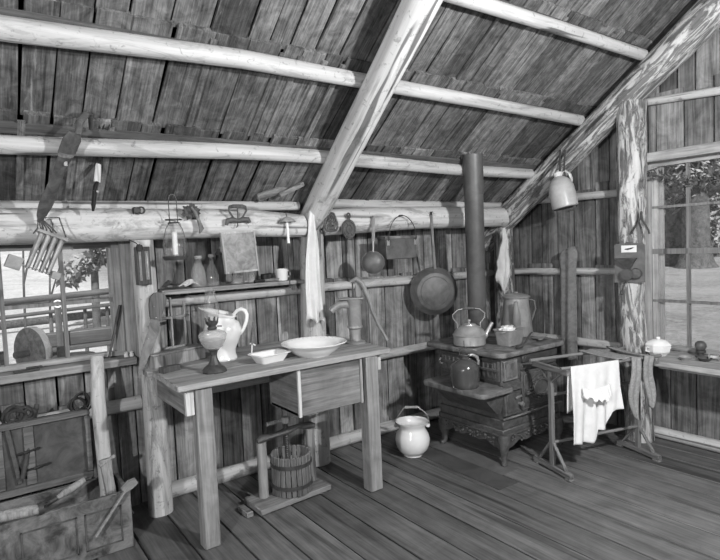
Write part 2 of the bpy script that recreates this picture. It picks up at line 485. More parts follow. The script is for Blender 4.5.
# walls behind the viewer
lw = MB(); y = -2.3
while y < 3.5:
    ye = min(y+rnd.uniform(.13, .2), 3.52); za, zb = [min(roof_z(q), 2.10+(q+1.7)*.745) for q in (y, ye)]
    lw.hexa([(-2.2, y, 0), (-2.17, y, 0), (-2.17, ye-.004, 0), (-2.2, ye-.004, 0), (-2.2, y, za), (-2.17, y, za), (-2.17, ye-.004, zb), (-2.2, ye-.004, zb)]); y = ye
struct(lw.build('wall_left', M['wall']))
fw = MB(); x = -2.2
while x < 4.2:
    xe = min(x+rnd.uniform(.13, .2), 4.2); fw.box(x, xe-.004, -2.3, -2.27, 0, 1.72); x = xe
struct(fw.build('wall_front', M['wall']))

# ---- poles and logs of the frame
def pole(name, pts, rs, m, label, cat, seed, group=None, rough=.05):
    return tag(log(name, pts, rs, M[m], None, 20, seed, rough), label, cat, group)
def poly(f, n=18): return f
pole('roof_purlin', [(-1.9, 2.45, 2.33), (0.198, 2.450, 2.361), (1.122, 2.450, 2.399), (1.802, 2.450, 2.396), (2.766, 2.450, 2.394), (3.88, 2.45, 2.38)], [.045, .045, .042, .041, .040, .040], 'pole', 'pale peeled roof pole, middle of the three running along the slope', 'roof pole', 1, 'roof poles')
pole('roof_purlin', [(-1.9, 2.9, 2.0), (0.199, 2.900, 2.014), (1.297, 2.900, 2.053), (1.792, 2.900, 2.058), (3.035, 2.900, 2.032), (3.86, 2.9, 2.037)], [.044, .043, .042, .041, .041, .042], 'pole', 'lowest pale roof pole, behind the stovepipe top, with leather sheath hung over it', 'roof pole', 2, 'roof poles')
pole('roof_purlin', [(-1.9, 1.979, 2.70), (2.182, 1.979, 2.723), (2.944, 1.979, 2.729), (3.9, 1.979, 2.728)], [.043, .041, .038, .037], 'pole', 'highest roof pole, at the top right above the gable rafter', 'roof pole', 3, 'roof poles')
pole('wall_plate_log', [(-1.9, 3.21, 1.672), (0.245, 3.210, 1.672), (1.476, 3.210, 1.672), (1.848, 3.210, 1.651)], [.094, .088, .084, .074], 'plate', 'thick pale peeled log above the left window and the spotted mirror', 'log', 4, 'wall plate logs')
pole('wall_plate_log', [(2.030, 3.210, 1.676), (2.902, 3.210, 1.699), (3.878, 3.210, 1.703)], [.090, .085, .082], 'plate', 'thick pale peeled log above the ladle and frying pan, behind the stovepipe', 'log', 9, 'wall plate logs')
pole('eave_pole', [(-0.817, 3.270, 1.752), (0.213, 3.270, 1.771), (1.860, 3.270, 1.789)], [.032, .032, .030], 'pole', 'slim pale pole lying on the log above the left window', 'pole', 12, 'eave poles')
pole('eave_pole', [(2.117, 3.270, 1.808), (3.982, 3.270, 1.805)], [.034, .032], 'pole', 'slim pale pole lying on the log above the ladle and frying pan', 'pole', 13, 'eave poles')
pole('log_rafter', [(1.955, 3.27, 1.68), (1.942, 3.15, 1.766), (1.839, 2.12, 2.508), (1.68, .62, 3.58)], [.088, .088, .088, .09], 'plate', 'stout pale peeled log rafter crossing the middle of the roof', 'rafter', 5, 'log rafters', .04)
pole('log_rafter', [(3.99, 3.52, 1.49), (3.950, 3.202, 1.720), (3.950, 2.253, 2.402), (3.950, 1.761, 2.751), (3.95, .64, 3.56)], [.11, .11, .108, .11, .11], 'bark', 'patchy half-barked log rafter along the right gable wall, jug hanging from it', 'rafter', 6, 'log rafters', .07)
pole('wall_post', [(1.925, 3.29, 0), (1.935, 3.28, .8), (1.945, 3.25, 1.62)], [.088, .084, .082], 'post', 'log post under the middle rafter, white towel hung on it', 'post', 7, 'wall posts', .07)
pole('wall_post', [(.840, 3.265, 0), (0.839, 3.250, 0.844), (0.826, 3.230, 1.588)], [.066, .062, .060], 'post', 'grey weathered log post beside the left window, handsaw hung on it', 'post', 8, 'wall posts', .05)
pole('wall_post', [(3.99, 3.31, 0), (3.95, 3.27, 1.62)], [.092, .088], 'bark', 'barky corner post behind the stove, ragged white cloth on it', 'post', 10, 'wall posts', .07)
pole('wall_post', [(3.955, 2.06, 0), (3.955, 2.112, 1.022), (3.955, 2.095, 2.44)], [.10, .092, .10], 'bark', 'barky log post left of the right window, coffee mill mounted on it', 'post', 15, 'wall posts', .06)
# rails
pole('wall_rail', [(0.868, 3.420, 1.211), (1.903, 3.420, 1.211), (2.181, 3.420, 1.214), (3.067, 3.420, 1.208), (3.95, 3.42, 1.205)], [.032, .03, .032, .034, .03], 'pole', 'long pale rail pole at shelf height along the back wall', 'rail', 16)
pole('wall_rail', [(-1.9, 3.40, .62), (.80, 3.40, .635)], [.034, .04], 'pole', 'pale rail pole below the left window, behind the chest lid', 'rail', 17)
pole('wall_rail', [(.93, 3.41, .635), (3.9, 3.41, .64)], [.036, .036], 'pole', 'pale low rail along the back wall, from the counter to the stove', 'rail', 18)
pole('wall_rail', [(4.065, 3.33, .64), (4.065, 2.12, .645)], [.034, .032], 'pole', 'lowest rail pole on the right wall behind the stove', 'rail', 19)
pole('wall_rail', [(4.065, 3.33, 1.212), (4.065, 2.12, 1.225)], [.03, .028], 'pole', 'rail pole at mid height on the right wall, behind the hanging apron', 'rail', 20)
pole('wall_rail', [(4.08, 3.0, 1.83), (4.08, 2.12, 1.817)], [.03, .03], 'pole', 'rail pole high on the right wall beside the hanging jug', 'rail', 22)
pole('wall_rail', [(4.08, 2.05, 2.447), (4.08, .9, 2.36)], [.026, .03], 'pole', 'thin rail pole on the gable wall above the right window', 'rail', 23)
struct(log('baseboard_back', [(.90, 3.43, .042), (2.0, 3.43, .044), (3.9, 3.43, .045)], [.046, .046, .042], M['pole'], None, 14, 24, .08))
struct(log('baseboard_right', [(4.075, 2.03, .04), (4.075, .2, .045)], [.042, .045], M['pole'], None, 14, 25, .08))

# ---- left window
def window_left():
    w = MB()
    X0, X1, Z0, Z1, Yf = -.44, .745, .925, 1.588, 3.46
    w.box(X1, X1+.065, 3.40, 3.56, Z0-.06, Z1+.03); w.box(X0-.06, X0, 3.40, 3.56, Z0-.06, Z1+.03)
    w.box(X1-.045, X1, 3.45, 3.56, Z0, Z1)
    o = struct(w.build('window_1', M['trim'])); tag_l(o, 'left window with bare bright yard outside')
    h = MB(); h.box(X0-.06, X1+.065, 3.42, 3.56, Z1, Z1+.035); h.box(X0, X1, 3.443, 3.49, Z1-.035, Z1-.001)
    h.box(X0, X1, 3.444, 3.5, Z0-.005, Z0+.022)
    h.build('window_frame', M['trimx'], o)
    m = MB()
    for x in (-.135, .155, .445): m.box(x-.010, x+.010, 3.452, 3.488, Z0, Z1)
    m.box(X0, X1, 3.455, 3.485, 1.243, 1.263)
    m.build('muntin', M['muntin'], o)
    p = MB(); p.box(X0, X1, 3.468, 3.471, Z0, Z1); p.build('pane', M['pane'], o)
    s = MB(); s.box(-.55, .785, 3.345, 3.56, .872, .915, .004)
    s.build('window_sill', M['trimx'], o)
def tag_l(o, l): o['label'] = l
window_left()
def window_right():
    w = MB(); Xf = 4.11
    Y0, Y1, Z0, Z1 = .44, 2.035, .655, 2.0
    w.box(4.075, 4.2, Y1, Y1+.05, Z0-.02, Z1+.02); w.box(4.075, 4.2, Y0-.05, Y0, Z0-.02, Z1+.02)
    w.box(4.115, 4.15, Y1-.035, Y1, Z0, Z1); w.box(4.155, 4.175, Y1-.058, Y1-.005, Z0-.1, Z1)
    o = struct(w.build('window_2', M['trim'])); tag_l(o, 'right many-paned window with tree trunks outside')
    h = MB(); h.box(3.99, 4.2, Y0-.06, 2.03, Z1+.005, Z1+.075, .004); h.box(4.10, 4.16, Y0, Y1, Z1-.02, Z1+.01); h.box(4.11, 4.16, Y0, Y1, Z0, Z0+.03)
    h.build('window_head', M['trimy'], o)
    m = MB()
    for y in (1.795, 1.55, 1.31, 1.07, .83, .63): m.box(4.117, 4.15, y-.009, y+.009, Z0, Z1)
    for z, t in ((1.69, .009), (1.37, .019), (1.009, .009)): m.box(4.114, 4.152, Y0, Y1, z-t, z+t)
    m.build('muntin', M['muntin'], o)
    p = MB(); p.box(4.132, 4.135, Y0, Y1, Z0, Z1); p.build('pane', M['pane'], o)
    s = MB(); s.box(3.70, 4.18, .4, 1.94, .615, .652, .004); s.box(3.78, 4.10, .4, 1.84, .585, .612, .003)
    s.build('window_sill', M['trimy'], o)
window_right()

# ------------------------------------------------------------------ outdoors
gm = MB(); n = 40
def gz(x, y):
    d = max(0, math.hypot(max(0, x-4.5), max(0, y-3.8)))
    return -.32+.05*sin(x*.7)*cos(y*.6)+.012*d+.0011*max(0, d-14)**2*(1 if x < 12 else .3)
vs = []; 
for i in range(n+1):
    for j in range(n+1):
        x, y = -30+90*i/n, -15+85*j/n
        inside = -3.5 < x < 5.5 and -3.5 < y < 4.8
        vs.append((x, y, -.4 if inside else gz(x, y)))
gm.add(vs, [(i*(n+1)+j, (i+1)*(n+1)+j, (i+1)*(n+1)+j+1, i*(n+1)+j+1) for i in range(n) for j in range(n)])
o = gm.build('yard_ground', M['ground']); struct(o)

def leaves(mb, c, rad, n, size, rn, sq=(1, 1, 1)):
    for _ in range(n):
        while True:
            p = Vector((rn.uniform(-1, 1), rn.uniform(-1, 1), rn.uniform(-1, 1)))
            if p.length < 1: break
        p = Vector((c[0]+p.x*rad*sq[0], c[1]+p.y*rad*sq[1], c[2]+p.z*rad*sq[2]))
        a = Vector((rn.gauss(0, 1), rn.gauss(0, 1), rn.gauss(0, 1))).normalized(); b = a.orthogonal().normalized()
        s = size*rn.uniform(.5, 1.3)
        mb.add([p-a*s, p+b*s*.45, p+a*s, p-b*s*.45], [(0, 1, 2, 3)])

def tree(x, y, h, tr, crown, label, seed, nleaf=1500, size=.28):
    rn = random.Random(seed)
    t = thing('tree', label, 'tree', (x, y, gz(x, y)-.05), 0, 'trees in the yard')
    tm = MB(); tm.tube([(0, 0, -.15), (0, 0, .25), (0, 0, .9), (rn.uniform(-.1, .1), 0, h*.35), (rn.uniform(-.25, .25), rn.uniform(-.2, .2), h*.7), (0, 0, h)], [tr*2.1, tr*1.45, tr*1.1, tr, tr*.75, tr*.25], 12)
    for k in range(9):
        z = h*rn.uniform(.22, .8); a = rn.uniform(0, 6.28); L = h*rn.uniform(.15, .3)
        tm.tube([(0, 0, z), (cos(a)*L*.5, sin(a)*L*.5, z+L*.15), (cos(a)*L, sin(a)*L, z+L*rn.uniform(-.1, .4))], [tr*.25, tr*.16, tr*.05], 6)
    tm.build('trunk', M['treebark'], t)
    cm = MB()
    for cz, cr, sq in crown:
        leaves(cm, (rn.uniform(-.4, .4), rn.uniform(-.4, .4), cz), cr, nleaf//len(crown), size, rn, (1, 1, sq))
    cm.build('crown', M['crown'], t, smooth=180)
    return t
for k, (a, h, tr, cr, lb) in enumerate([
    ((27.000, 12.193, 0.138), 14, .46, [(3.9, 2.1, .7), (6.5, 2.4, .9), (9, 1.8, 1)], 'thick dark tree trunk seen in the left column of the right window'),
    ((26.000, 10.993, 0.187), 14, .50, [(4.4, 1.8, .7), (7, 2.4, .9), (9, 1.8, 1)], 'thick dark tree trunk seen in the second column of the right window'),
    ((33.000, 15.504, 0.241), 9, .3, [(2.2, 2.0, .8), (4.2, 2.6, .9), (6.5, 2.4, 1)], 'bushy tree far behind the first dark trunk, right window'),
    ((33.000, 13.245, 0.214), 9, .3, [(2.6, 2.4, .9), (5, 2.8, .9), (7, 2.2, 1)], 'bushy tree at the right edge of the right window'),
    ((40.000, 17.542, -0.041), 10, .35, [(2.6, 2.6, .9), (5.2, 3.2, .9), (8, 2.5, 1)], 'far tree between the two dark trunks of the right window'),
    ((42.000, 20.595, 0.133), 10, .35, [(3.0, 2.8, .9), (5.5, 3.2, .9), (8, 2.5, 1)], 'far bushy tree at the left edge of the right window')]):
    tree(a[0], a[1], h, tr, cr, lb, 40+k, 4200, .2)
bs = thing('tree', 'drooping leafy tree at the top of the left window', 'tree', ((2.263, 13.000, 1.410)[0], 13, gz(2, 13)-.05), 0, 'trees in the yard')
bm_ = MB(); bm_.tube([(0, 0, 0), (.05, 0, 2), (0, 0, 4.5)], [.09, .07, .03], 10); bm_.build('trunk', M['treebark'], bs)
rn = random.Random(77); cm = MB()
for k in range(26):
    a = rn.uniform(0, 6.28); L = rn.uniform(.7, 1.5); z = rn.uniform(1.5, 4.2)
    for q in range(7): leaves(cm, (cos(a)*L*q/7, sin(a)*L*q/7, z-.35*L*(q/7)**1.5), .14, 12, .13, rn)
cm.build('crown', M['crown'], bs, smooth=180)
# rail fence
fe = thing('rail_fence', 'pole rail fence crossing the yard outside the left window', 'fence', (.8, 6.4, gz(.8, 6.4)))
def loc(p, o): return tuple(a-b for a, b in zip(p, o))
F0 = (.8, 6.4, gz(.8, 6.4))
A = [loc(q, F0) for q in ((-0.047, 6.400, 1.073), (0.352, 6.400, 1.082), (1.351, 6.400, 1.117), (2.6, 6.4, 1.12))]
for q, rr, dz in ((A, .034, .02), ([(a[0], a[1]+.05, a[2]-.13) for a in A], .020, 0)):
    b = MB(); b.tube([(a[0], a[1], a[2]+dz) for a in q], rr, 10); b.build('rail', M['weathered'], fe)
for xx, yy in (((1.009, 6.450, 1.058)[0], 0), ((1.227, 6.450, 1.082)[0], 0), ((0.686, 6.450, 1.088)[0], 0)):
    b = MB(); b.tube([(xx-F0[0], .1, -.05), (xx-F0[0]+.02, .1, 1.27)], [.022, .018], 8); b.build('fence_post', M['weathered'], fe)
for k, (p, q, rr, lb) in enumerate([((-.6, 15, .0), (5.5, 16.5, .05), .10, 'long fallen log in the yard above the fence rails'),
                                  ((-.5, 23, .06), (7.5, 21.5, .06), .12, 'fallen log crossing the yard far beyond the fence'),
                                  ((.9, 11.5, -.05), (4.2, 12.2, -.05), .07, 'short pale log on the ground right behind the fence')]):
    tag(log('fallen_log', [p, q], rr, M['weathered'], None, 10, 60+k), lb, 'log', 'fallen logs')
for k, (p, h, lb) in enumerate([((0.566, 8.200, -0.221), 3.0, 'thin leaning sapling at the left of the left window'), ((0.908, 8.800, 0.518), 2.4, 'thin sapling between the fence posts, left window')]):
    b = MB(); z0 = gz(p[0], p[1])-.03
    b.tube([(0, 0, 0), (.05, 0, h*.5), (.14, .05, h)], [.018, .014, .006], 7)
    b.tube([(.05, 0, h*.5), (.22, 0, h*.72)], [.016, .006], 5); b.tube([(.07, 0, h*.65), (-.12, 0, h*.85)], [.014, .005], 5)
    tag(b.build('sapling', M['treebark'], None, (p[0], p[1], z0)), lb, 'sapling', 'saplings')
# grindstone wheel and timber outside the left window
gs = thing('grindstone', 'round grindstone wheel standing outside the left window sill', 'grindstone', (0.337, 4.200, 0.897))
mt = Matrix.Rotation(R(-62), 4, 'Z') @ Matrix.Rotation(R(90), 4, 'X')
w = MB(); w.lathe([(0, -.030), (.155, -.030), (.165, -.024), (.165, .024), (.155, .030), (0, .030)], 30, mat=mt); w.build('wheel', M['grind'], gs)
w = MB(); w.lathe([(.1652, -.022), (.168, -.020), (.168, .020), (.1652, .022), (.1652, -.022)], 30, mat=mt); w.build('worn_rim', M['grindl'], gs)
w = MB(); w.tube([tuple(mt @ Vector((0, 0, -.12))), tuple(mt @ Vector((0, 0, .12)))], .022, 10); w.build('axle', M['darkiron'], gs)
tag_z = -.33
w = MB(); w.bar((-.16, .05, tag_z-.82), (-.16, .05, .02), .05, .05); w.bar((.16, -.05, tag_z-.82), (.16, -.05, .02), .05, .05); w.build('stand', M['weathered'], gs)
tm = thing('sawn_timber', 'dark squared timber beam on the ground outside the left window', 'beam', (0.836, 4.900, 0.871))
b = MB(); b.box(-.36, .75, -.06, .06, -.05, .055, .008); b.box(-.42, .75, -.10, .10, -.085, -.052, .006); b.build('beam', M['weathered'], tm)
b = MB(); b.box(-.33, -.25, -.06, .06, -.95, -.086); b.box(.5, .58, -.06, .06, -.95, -.086); b.build('base', M['weathered'], tm)
hp = thing('hitching_post', 'short dark post with a white ring outside the left window', 'post', (0.559, 4.700, 0.890))
b = MB(); b.bar((0, 0, -1.0), (0, 0, .26), .042, .042, (0, 1, 0), .004); b.build('post', M['darkwood'], hp)
b = MB(); b.tube(arc((0, -.02, .275), .025, 0, 2*pi, 14), .007, 6); b.build('ring', M['enamel'], hp)
tu = thing('tree_stump', 'round dark-topped stump seen just above the left window sill', 'stump', (0.594, 4.350, 0.768))
b = MB(); b.lathe([(0, -.62), (.15, -.62), (.15, .02), (.14, .05), (0, .06)], 22); b.build('stump', M['grind'], tu)

# ------------------------------------------------------------------ lights
def lamp(name, kind, loc, power, size, tgt=None, **k):
    l = bpy.data.lights.new(name, kind); l.energy = power
    if kind == 'SUN': l.angle = size
    else: l.shadow_soft_size = size
    for a, v in k.items(): setattr(l, a, v)
    o = bpy.data.objects.new(name, l); COL.objects.link(o); o.location = loc
    if tgt: o.rotation_euler = (Vector(tgt)-Vector(loc)).to_track_quat('-Z', 'Y').to_euler()
    return o
lamp('flash_bulb_main', 'POINT', (2.05, .1, 2.1), 275, .05)
lamp('flash_bulb_side', 'POINT', (-1.35, .2, 1.75), 230, .05)
lamp('sun', 'SUN', (-5, -10, 15), 6.3, R(1), (1, 4, 0))
W = bpy.data.worlds.new('World'); SC.world = W; W.use_nodes = True
bg = W.node_tree.nodes['Background']; bg.inputs[0].default_value = g(.8); bg.inputs[1].default_value = .6

# ------------------------------------------------------------------ camera
cam = bpy.data.cameras.new('camera'); cam.sensor_fit = 'HORIZONTAL'; cam.sensor_width = 36; cam.lens = 36*551.74/720
co = bpy.data.objects.new('camera', cam); COL.objects.link(co)
yw, pt, rl = .62251, -.06094, -.04286
fwd = Vector((sin(yw)*cos(pt), cos(yw)*cos(pt), sin(pt))); rt = Vector((cos(yw), -sin(yw), 0)); up = rt.cross(fwd)
r2 = cos(rl)*rt+sin(rl)*up; u2 = -sin(rl)*rt+cos(rl)*up
mc = Matrix((r2, u2, -fwd)).transposed().to_4x4(); mc.translation = (0, 0, 1.5)
co.matrix_world = mc; cam.clip_start = .02
SC.camera = co
SC.view_settings.view_transform = 'Standard'; SC.view_settings.look = 'None'; SC.view_settings.gamma = 1
SC.view_settings.use_curve_mapping = False; SC.view_settings.exposure = .12

# ------------------------------------------------------------------ things hung on the left side and on the logs
def flatpoly(mb, pts, y0, y1):
    """outline given as world points in a plane y = const, given real thickness y0..y1"""
    return mb.prism([(p[0], p[2]) for p in pts], y0, y1)
def sub(p, q): return (p[0]-q[0], p[1]-q[1], p[2]-q[2])
def nail(x, y, z): pass

# leather sheath hung over the lowest pole
o0 = (0.471, 2.760, 2.083)
t = thing('leather_sheath', 'long dark leather sheath hung by a loop over the lowest roof pole', 'sheath', o0)
a = Vector(sub((0.448, 2.750, 2.062), o0)); e = Vector(sub((0.313, 3.060, 1.683), o0))
mb = MB(); prof = [(0, .030), (.08, .046), (.22, .044), (.25, .036), (.45, .030), (.62, .033), (.80, .037), (.92, .026), (1, .006)]
mb.tube([a.lerp(e, s) for s, r_ in prof], [r_ for s, r_ in prof], 14, True, (.95, .36)); mb.build('sheath_body', M['leather'], t)
mb = MB(); q = a.lerp(e, .235)
mb.tube([a.lerp(e, .215), a.lerp(e, .255)], [.041, .036], 14, True, (1.0, .46)); mb.build('band', M['leatherl'], t)
mb = MB(); d = (e-a).normalized()
mb.tube([a+Vector((.012, 0, -.01)), Vector(sub((0.471, 2.750, 2.108), o0)), Vector(sub((0.504, 2.760, 2.153), o0)), Vector(sub((0.524, 2.800, 2.159), o0)), Vector(sub((0.531, 2.840, 2.095), o0))], [.016, .016, .015, .014, .010], 8, True, (1, .5)); mb.build('loop', M['leather'], t)
mb = MB()
for k in range(6):
    f = Vector((.010*(k-1), .0, 0)); mb.tube([e+f*.4+Vector((0, 0, .012)), e+f*.8+Vector((.004*k, .0, -.03)), e+f*1.2+Vector((.008*k-.015, .008, -.055))], .0035, 5)
mb.build('fringe', M['leather'], t)
mb = MB(); qq = a.lerp(e, .34); mb.box(-.008, .008, -.003, .003, -.011, .011, .002, Matrix.Translation(qq+Vector((.012, -.018, .0)))); mb.build('buckle', M['tin'], t)

# sheathed knife
o0 = (0.591, 3.040, 1.990)
t = thing('sheath_knife', 'short knife with pale handle in a dark sheath, hanging in front of the log', 'knife', o0)
def q_(x, y, Y=3.13): return {}
A = [Vector(sub(p, o0)) for p in ((0.592, 3.040, 1.970), (0.579, 3.040, 1.880), (0.568, 3.040, 1.859), (0.551, 3.040, 1.734))]
mb = MB(); mb.tube([A[0], A[0].lerp(A[1], .5), A[1]], [.013, .015, .016], 10, True, (1, .6)); mb.build('handle', M['endgrain'], t)
mb = MB(); mb.tube([A[1], A[2], A[2].lerp(A[3], .35), A[2].lerp(A[3], .75), A[3]], [.018, .020, .021, .023, .012], 12, True, (1, .45)); mb.build('sheath', M['black'], t)
mb = MB(); mb.tube([A[0]+Vector((0, 0, -.01)), Vector((-.01, -.05, .08)), Vector((0, -.20, .135))], .003, 5); mb.tube([A[0]+Vector((.01, 0, -.005)), Vector((.02, -.1, .09)), Vector((.02, -.21, .135))], .003, 5); mb.build('cord', M['cord'], t)
mb = MB(); c = A[1].lerp(A[3], .32); mb.box(-.012, .012, -.003, .003, -.005, .005, .001, Matrix.Translation(c+Vector((.0, -.012, 0))) @ Matrix.Rotation(.4, 4, 'Y')); mb.build('rivet_plate', M['tin'], t)

# candle mould
T0, B0 = Vector((0.361, 3.040, 1.613)), Vector((0.282, 3.040, 1.434))
t = thing('candle_mould', 'tilted tin candle mould with long tubes, hanging at the left window', 'candle mould', T0)
dz = (T0-B0); L = dz.length; dz.normalize(); dx = Vector((0, 1, 0)).cross(dz).normalized(); dy = dz.cross(dx)
mt = Matrix((dx, dy, dz)).transposed().to_4x4()
for row in (0, 1):
    for k in range(4):
        mb = MB(); xx = -.045+.03*k
        mb.lathe([(0, -L*.93), (.009, -L*.93), (.0125, -.01), (.0125, 0)], 12, (xx, .014-.03*row, 0), mt); mb.build('tube', M['tin'], t)
mb = MB(); mb.box(-.068, .068, -.04, .038, -.004, .012, .002, mt); mb.build('top_tray', M['tin'], t)
mb = MB(); mb.box(-.10, .075, -.036, .034, -L*.90, -L*.885, .002, mt)
mb.box(-.135, -.072, -.036, .034, -L*1.05, -L*.74, .002, mt); mb.box(.058, .098, -.036, .034, -L*.98, -L*.80, .002, mt); mb.build('foot_plate', M['tin'], t)
mb = MB(); mb.tube([mt @ Vector((-.05, 0, .01)), mt @ Vector((-.06, .02, .07)), mt @ Vector((.0, .03, .10)), mt @ Vector((.06, .02, .02))], .004, 6); mb.build('handle', M['leather'], t)

# iron hook on the log
o0 = (0.789, 3.125, 1.744)
t = thing('iron_hook', 'small black iron staple hook on the log left of the lantern', 'hook', o0)
mb = MB(); mb.box(-.026, .012, -.012, .03, -.016, .017, .004); mb.build('plate', M['black'], t)
mb = MB(); mb.tube(arc((.012, -.016, 0), .017, -2.2, 2.2, 12), .005, 6); mb.build('ring', M['darkiron'], t)

# thermometer board on the left post
o0 = (0.801, 3.145, 1.443)
t = thing('thermometer_board', 'dark framed thermometer board on the grey post beside the left window', 'thermometer', o0)
mb = MB(); mb.box(-.036, .036, -.02, .03, -.103, .105, .003); mb.build('board', M['darkwood'], t)
mb = MB(); mb.box(.006, .026, -.027, -.019, -.075, .08, .002); mb.build('scale', M['leatherl'], t)
mb = MB(); mb.tube([(.016, -.030, -.06), (.016, -.030, .07)], .003, 6); mb.build('glass_tube', M['tinlight'], t)
mb = MB(); mb.box(-.026, -.012, -.026, -.019, -.08, .085, .002); mb.build('slat', M['leatherl'], t)
o0 = (0.777, 3.100, 1.542)
mb = MB(); mb.lathe([(0, -.02), (.014, -.017), (.02, 0), (.015, .016), (0, .021)], 12); mb.tube([(0, 0, .01), (-.02, .0, .03), (-.045, .02, .045)], .003, 5)
tag(mb.build('cord_knot', M['cord'], None, o0), 'dark knot of cord hanging over the thermometer board', 'cord')

# handsaw on the left post
o0 = ((0.828, 3.155, 1.086)); 
t = thing('handsaw', 'old handsaw hanging point down on the grey post left of the counter', 'saw', o0)
H_ = [(0.822, 3.155, 1.154), (0.821, 3.155, 1.226), (0.829, 3.155, 1.270), (0.852, 3.155, 1.290), (0.880, 3.155, 1.293), (0.906, 3.155, 1.280), (0.918, 3.155, 1.251), (0.907, 3.155, 1.212), (0.889, 3.155, 1.174), (0.875, 3.155, 1.136)]
B_ = [(0.875, 3.155, 1.136), (0.866, 3.155, 1.075), (0.846, 3.155, 1.022), (0.809, 3.155, 0.954), (0.742, 3.155, 0.825), (0.740, 3.155, 0.864), (0.755, 3.155, 0.945), (0.775, 3.155, 1.009), (0.806, 3.155, 1.077), (0.822, 3.155, 1.154)]
mb = MB(); flatpoly(mb, [sub(p, o0) for p in H_], -.012, .010); mb.build('handle', M['sawgrip'], t)
mb = MB(); flatpoly(mb, [sub(p, o0) for p in B_], -.003, .0); mb.build('blade', M['ironworn'], t)
mb = MB()
for p in ((0.844, 3.142, 1.214), (0.851, 3.142, 1.151), (0.803, 3.150, 1.039)):
    q = sub(p, o0); mb.lathe([(0, 0), (.005, 0), (.004, .004), (0, .005)], 10, q, Matrix.Identity(4))
mb.build('rivet', M['tin'], t)

# hanging candle lantern
o0 = (0.959, 3.070, 1.468)
t = thing('candle_lantern', 'hanging wire lantern with white candle and glass chimney on a tin dish', 'lantern', o0)
mb = MB(); mb.lathe([(0, 0), (.060, 0), (.068, .012), (.070, .022), (.066, .022), (.060, .006), (0, .006)], 28); mb.build('dish', M['darkiron'], t)
mb = MB(); mb.lathe([(0, .02), (.014, .02), (.014, .150), (.009, .156), (0, .157)], 16); mb.build('candle', M['candle'], t)
mb = MB(); mb.lathe([(.016, .006), (.018, .03), (.016, .03)], 16); mb.build('socket', M['tin'], t)
mb = MB(); mb.lathe([(.050, .008), (.060, .04), (.062, .08), (.052, .13), (.040, .17), (.038, .20)], 28); mb.build('chimney', M['thin'], t, solid=.0015)
mb = MB()
for s in (-1, 1):
    mb.tube([(s*.022, 0, .21), (s*.022, 0, .33), (s*.016, 0, .352), (0, 0, .362)], .0028, 6)
    mb.tube([(s*.062, 0, .015), (s*.066, .0, .09), (s*.046, 0, .17), (s*.022, 0, .21)], .0022, 6)
mb.tube(arc((0, 0, .205), .030, 0, 2*pi, 20, (1, 0, 0), (0, 1, 0)), .003, 6); mb.tube(arc((0, 0, .222), .045, 0, 2*pi, 24, (1, 0, 0), (0, 1, 0)), .0025, 6); mb.build('wire_frame', M['darkiron'], t)

# dried leaf cluster
o0 = (1.072, 3.110, 1.730)
t = thing('dried_leaf_bunch', 'dark dried leaf cluster with drooping pod, pinned to the log right of the lantern', 'dried plant', o0)
mb = MB(); rn = random.Random(5)
for k in range(13):
    a = -.9+k*.42; L = rn.uniform(.035, .060)
    c, s = cos(a), sin(a)
    mb.add([(0, -.006, 0), (c*L*.6-s*.018, -.018, s*L*.6+c*.018), (c*L, -.004, s*L), (c*L*.6+s*.018, .004, s*L*.6-c*.018)], [(0, 1, 2, 3)])
mb.build('foliage', M['leather'], t, solid=.004)
mb = MB(); mb.tube([(.0, -.012, .03), (.02, -.02, .0), (.035, -.022, -.05), (.05, -.02, -.09), (.036, -.016, -.118)], [.012, .016, .018, .024, .008], 10, True, (1, .6)); mb.build('pod', M['leatherl'], t)
mb = MB(); mb.tube([(0, 0, .02), (0, -.004, .055)], [.012, .007], 8); mb.build('stem', M['leather'], t)

# sad-iron handle
o0 = (1.346, 3.110, 1.712)
t = thing('flat_iron_handle', 'dark iron handle frame with curved foot, on the log above the spotted mirror', 'iron handle', o0)
mb = MB(); mb.tube([(-.052, -.02, .05), (-.03, -.024, .055), (.03, -.024, .055), (.052, -.02, .05)], [.010, .0125, .0125, .010], 10); mb.build('grip', M['darkwood'], t)
mb = MB()
for s in (-1, 1): mb.tube([(s*.052, -.02, .052), (s*.056, -.02, .03), (s*.03, -.018, -.01), (s*.022, -.016, -.02)], .006, 8)
mb.tube([(0, -.02, .05), (0, -.016, -.02)], .0035, 6); mb.build('frame', M['iron'], t)
mb = MB(); mb.tube([(-.072, -.014, -.055), (-.066, -.014, -.03), (-.03, -.016, -.022), (.0, -.016, -.03), (.03, -.016, -.022), (.066, -.014, -.022), (.076, -.014, -.042)], [.010, .016, .017, .012, .017, .016, .012], 10, True, (1, .8)); mb.build('foot', M['iron'], t)
mb = MB(); mb.tube([(0, -.01, -.02), (.0, -.012, -.06), (-.012, -.012, -.068)], .004, 6); mb.build('hook', M['iron'], t)

# spotted mirror
o0 = (1.355, 3.110, 1.497)
t = thing('spotted_mirror', 'square spotted old mirror in a thin pale frame hanging above the shelf', 'mirror', o0)
K = [Vector(sub(p, o0)) for p in ((1.253, 3.095, 1.371), (1.466, 3.095, 1.379), (1.450, 3.095, 1.626), (1.234, 3.095, 1.615))]
def inset(K, f):
    c = sum(K, Vector())/4; return [c+(k-c)*f for k in K]
def slab(K, d): 
    n = Vector((0, d, 0)); return [K[0], K[1], K[1]+n, K[0]+n, K[3], K[2], K[2]+n, K[3]+n]
mb = MB(); mb.hexa(slab(inset(K, .93), .012)); mb.build('mirror_glass', M['slate'], t)
mb = MB(); I = inset(K, .91)
for i in range(4):
    j = (i+1) % 4; n = Vector((0, .018, 0)); s = Vector((0, -.004, 0))
    mb.hexa([K[i]+s, K[j]+s, K[j]+n, K[i]+n, I[i]+s, I[j]+s, I[j]+n, I[i]+n])
mb.build('frame', M['trim'], t)

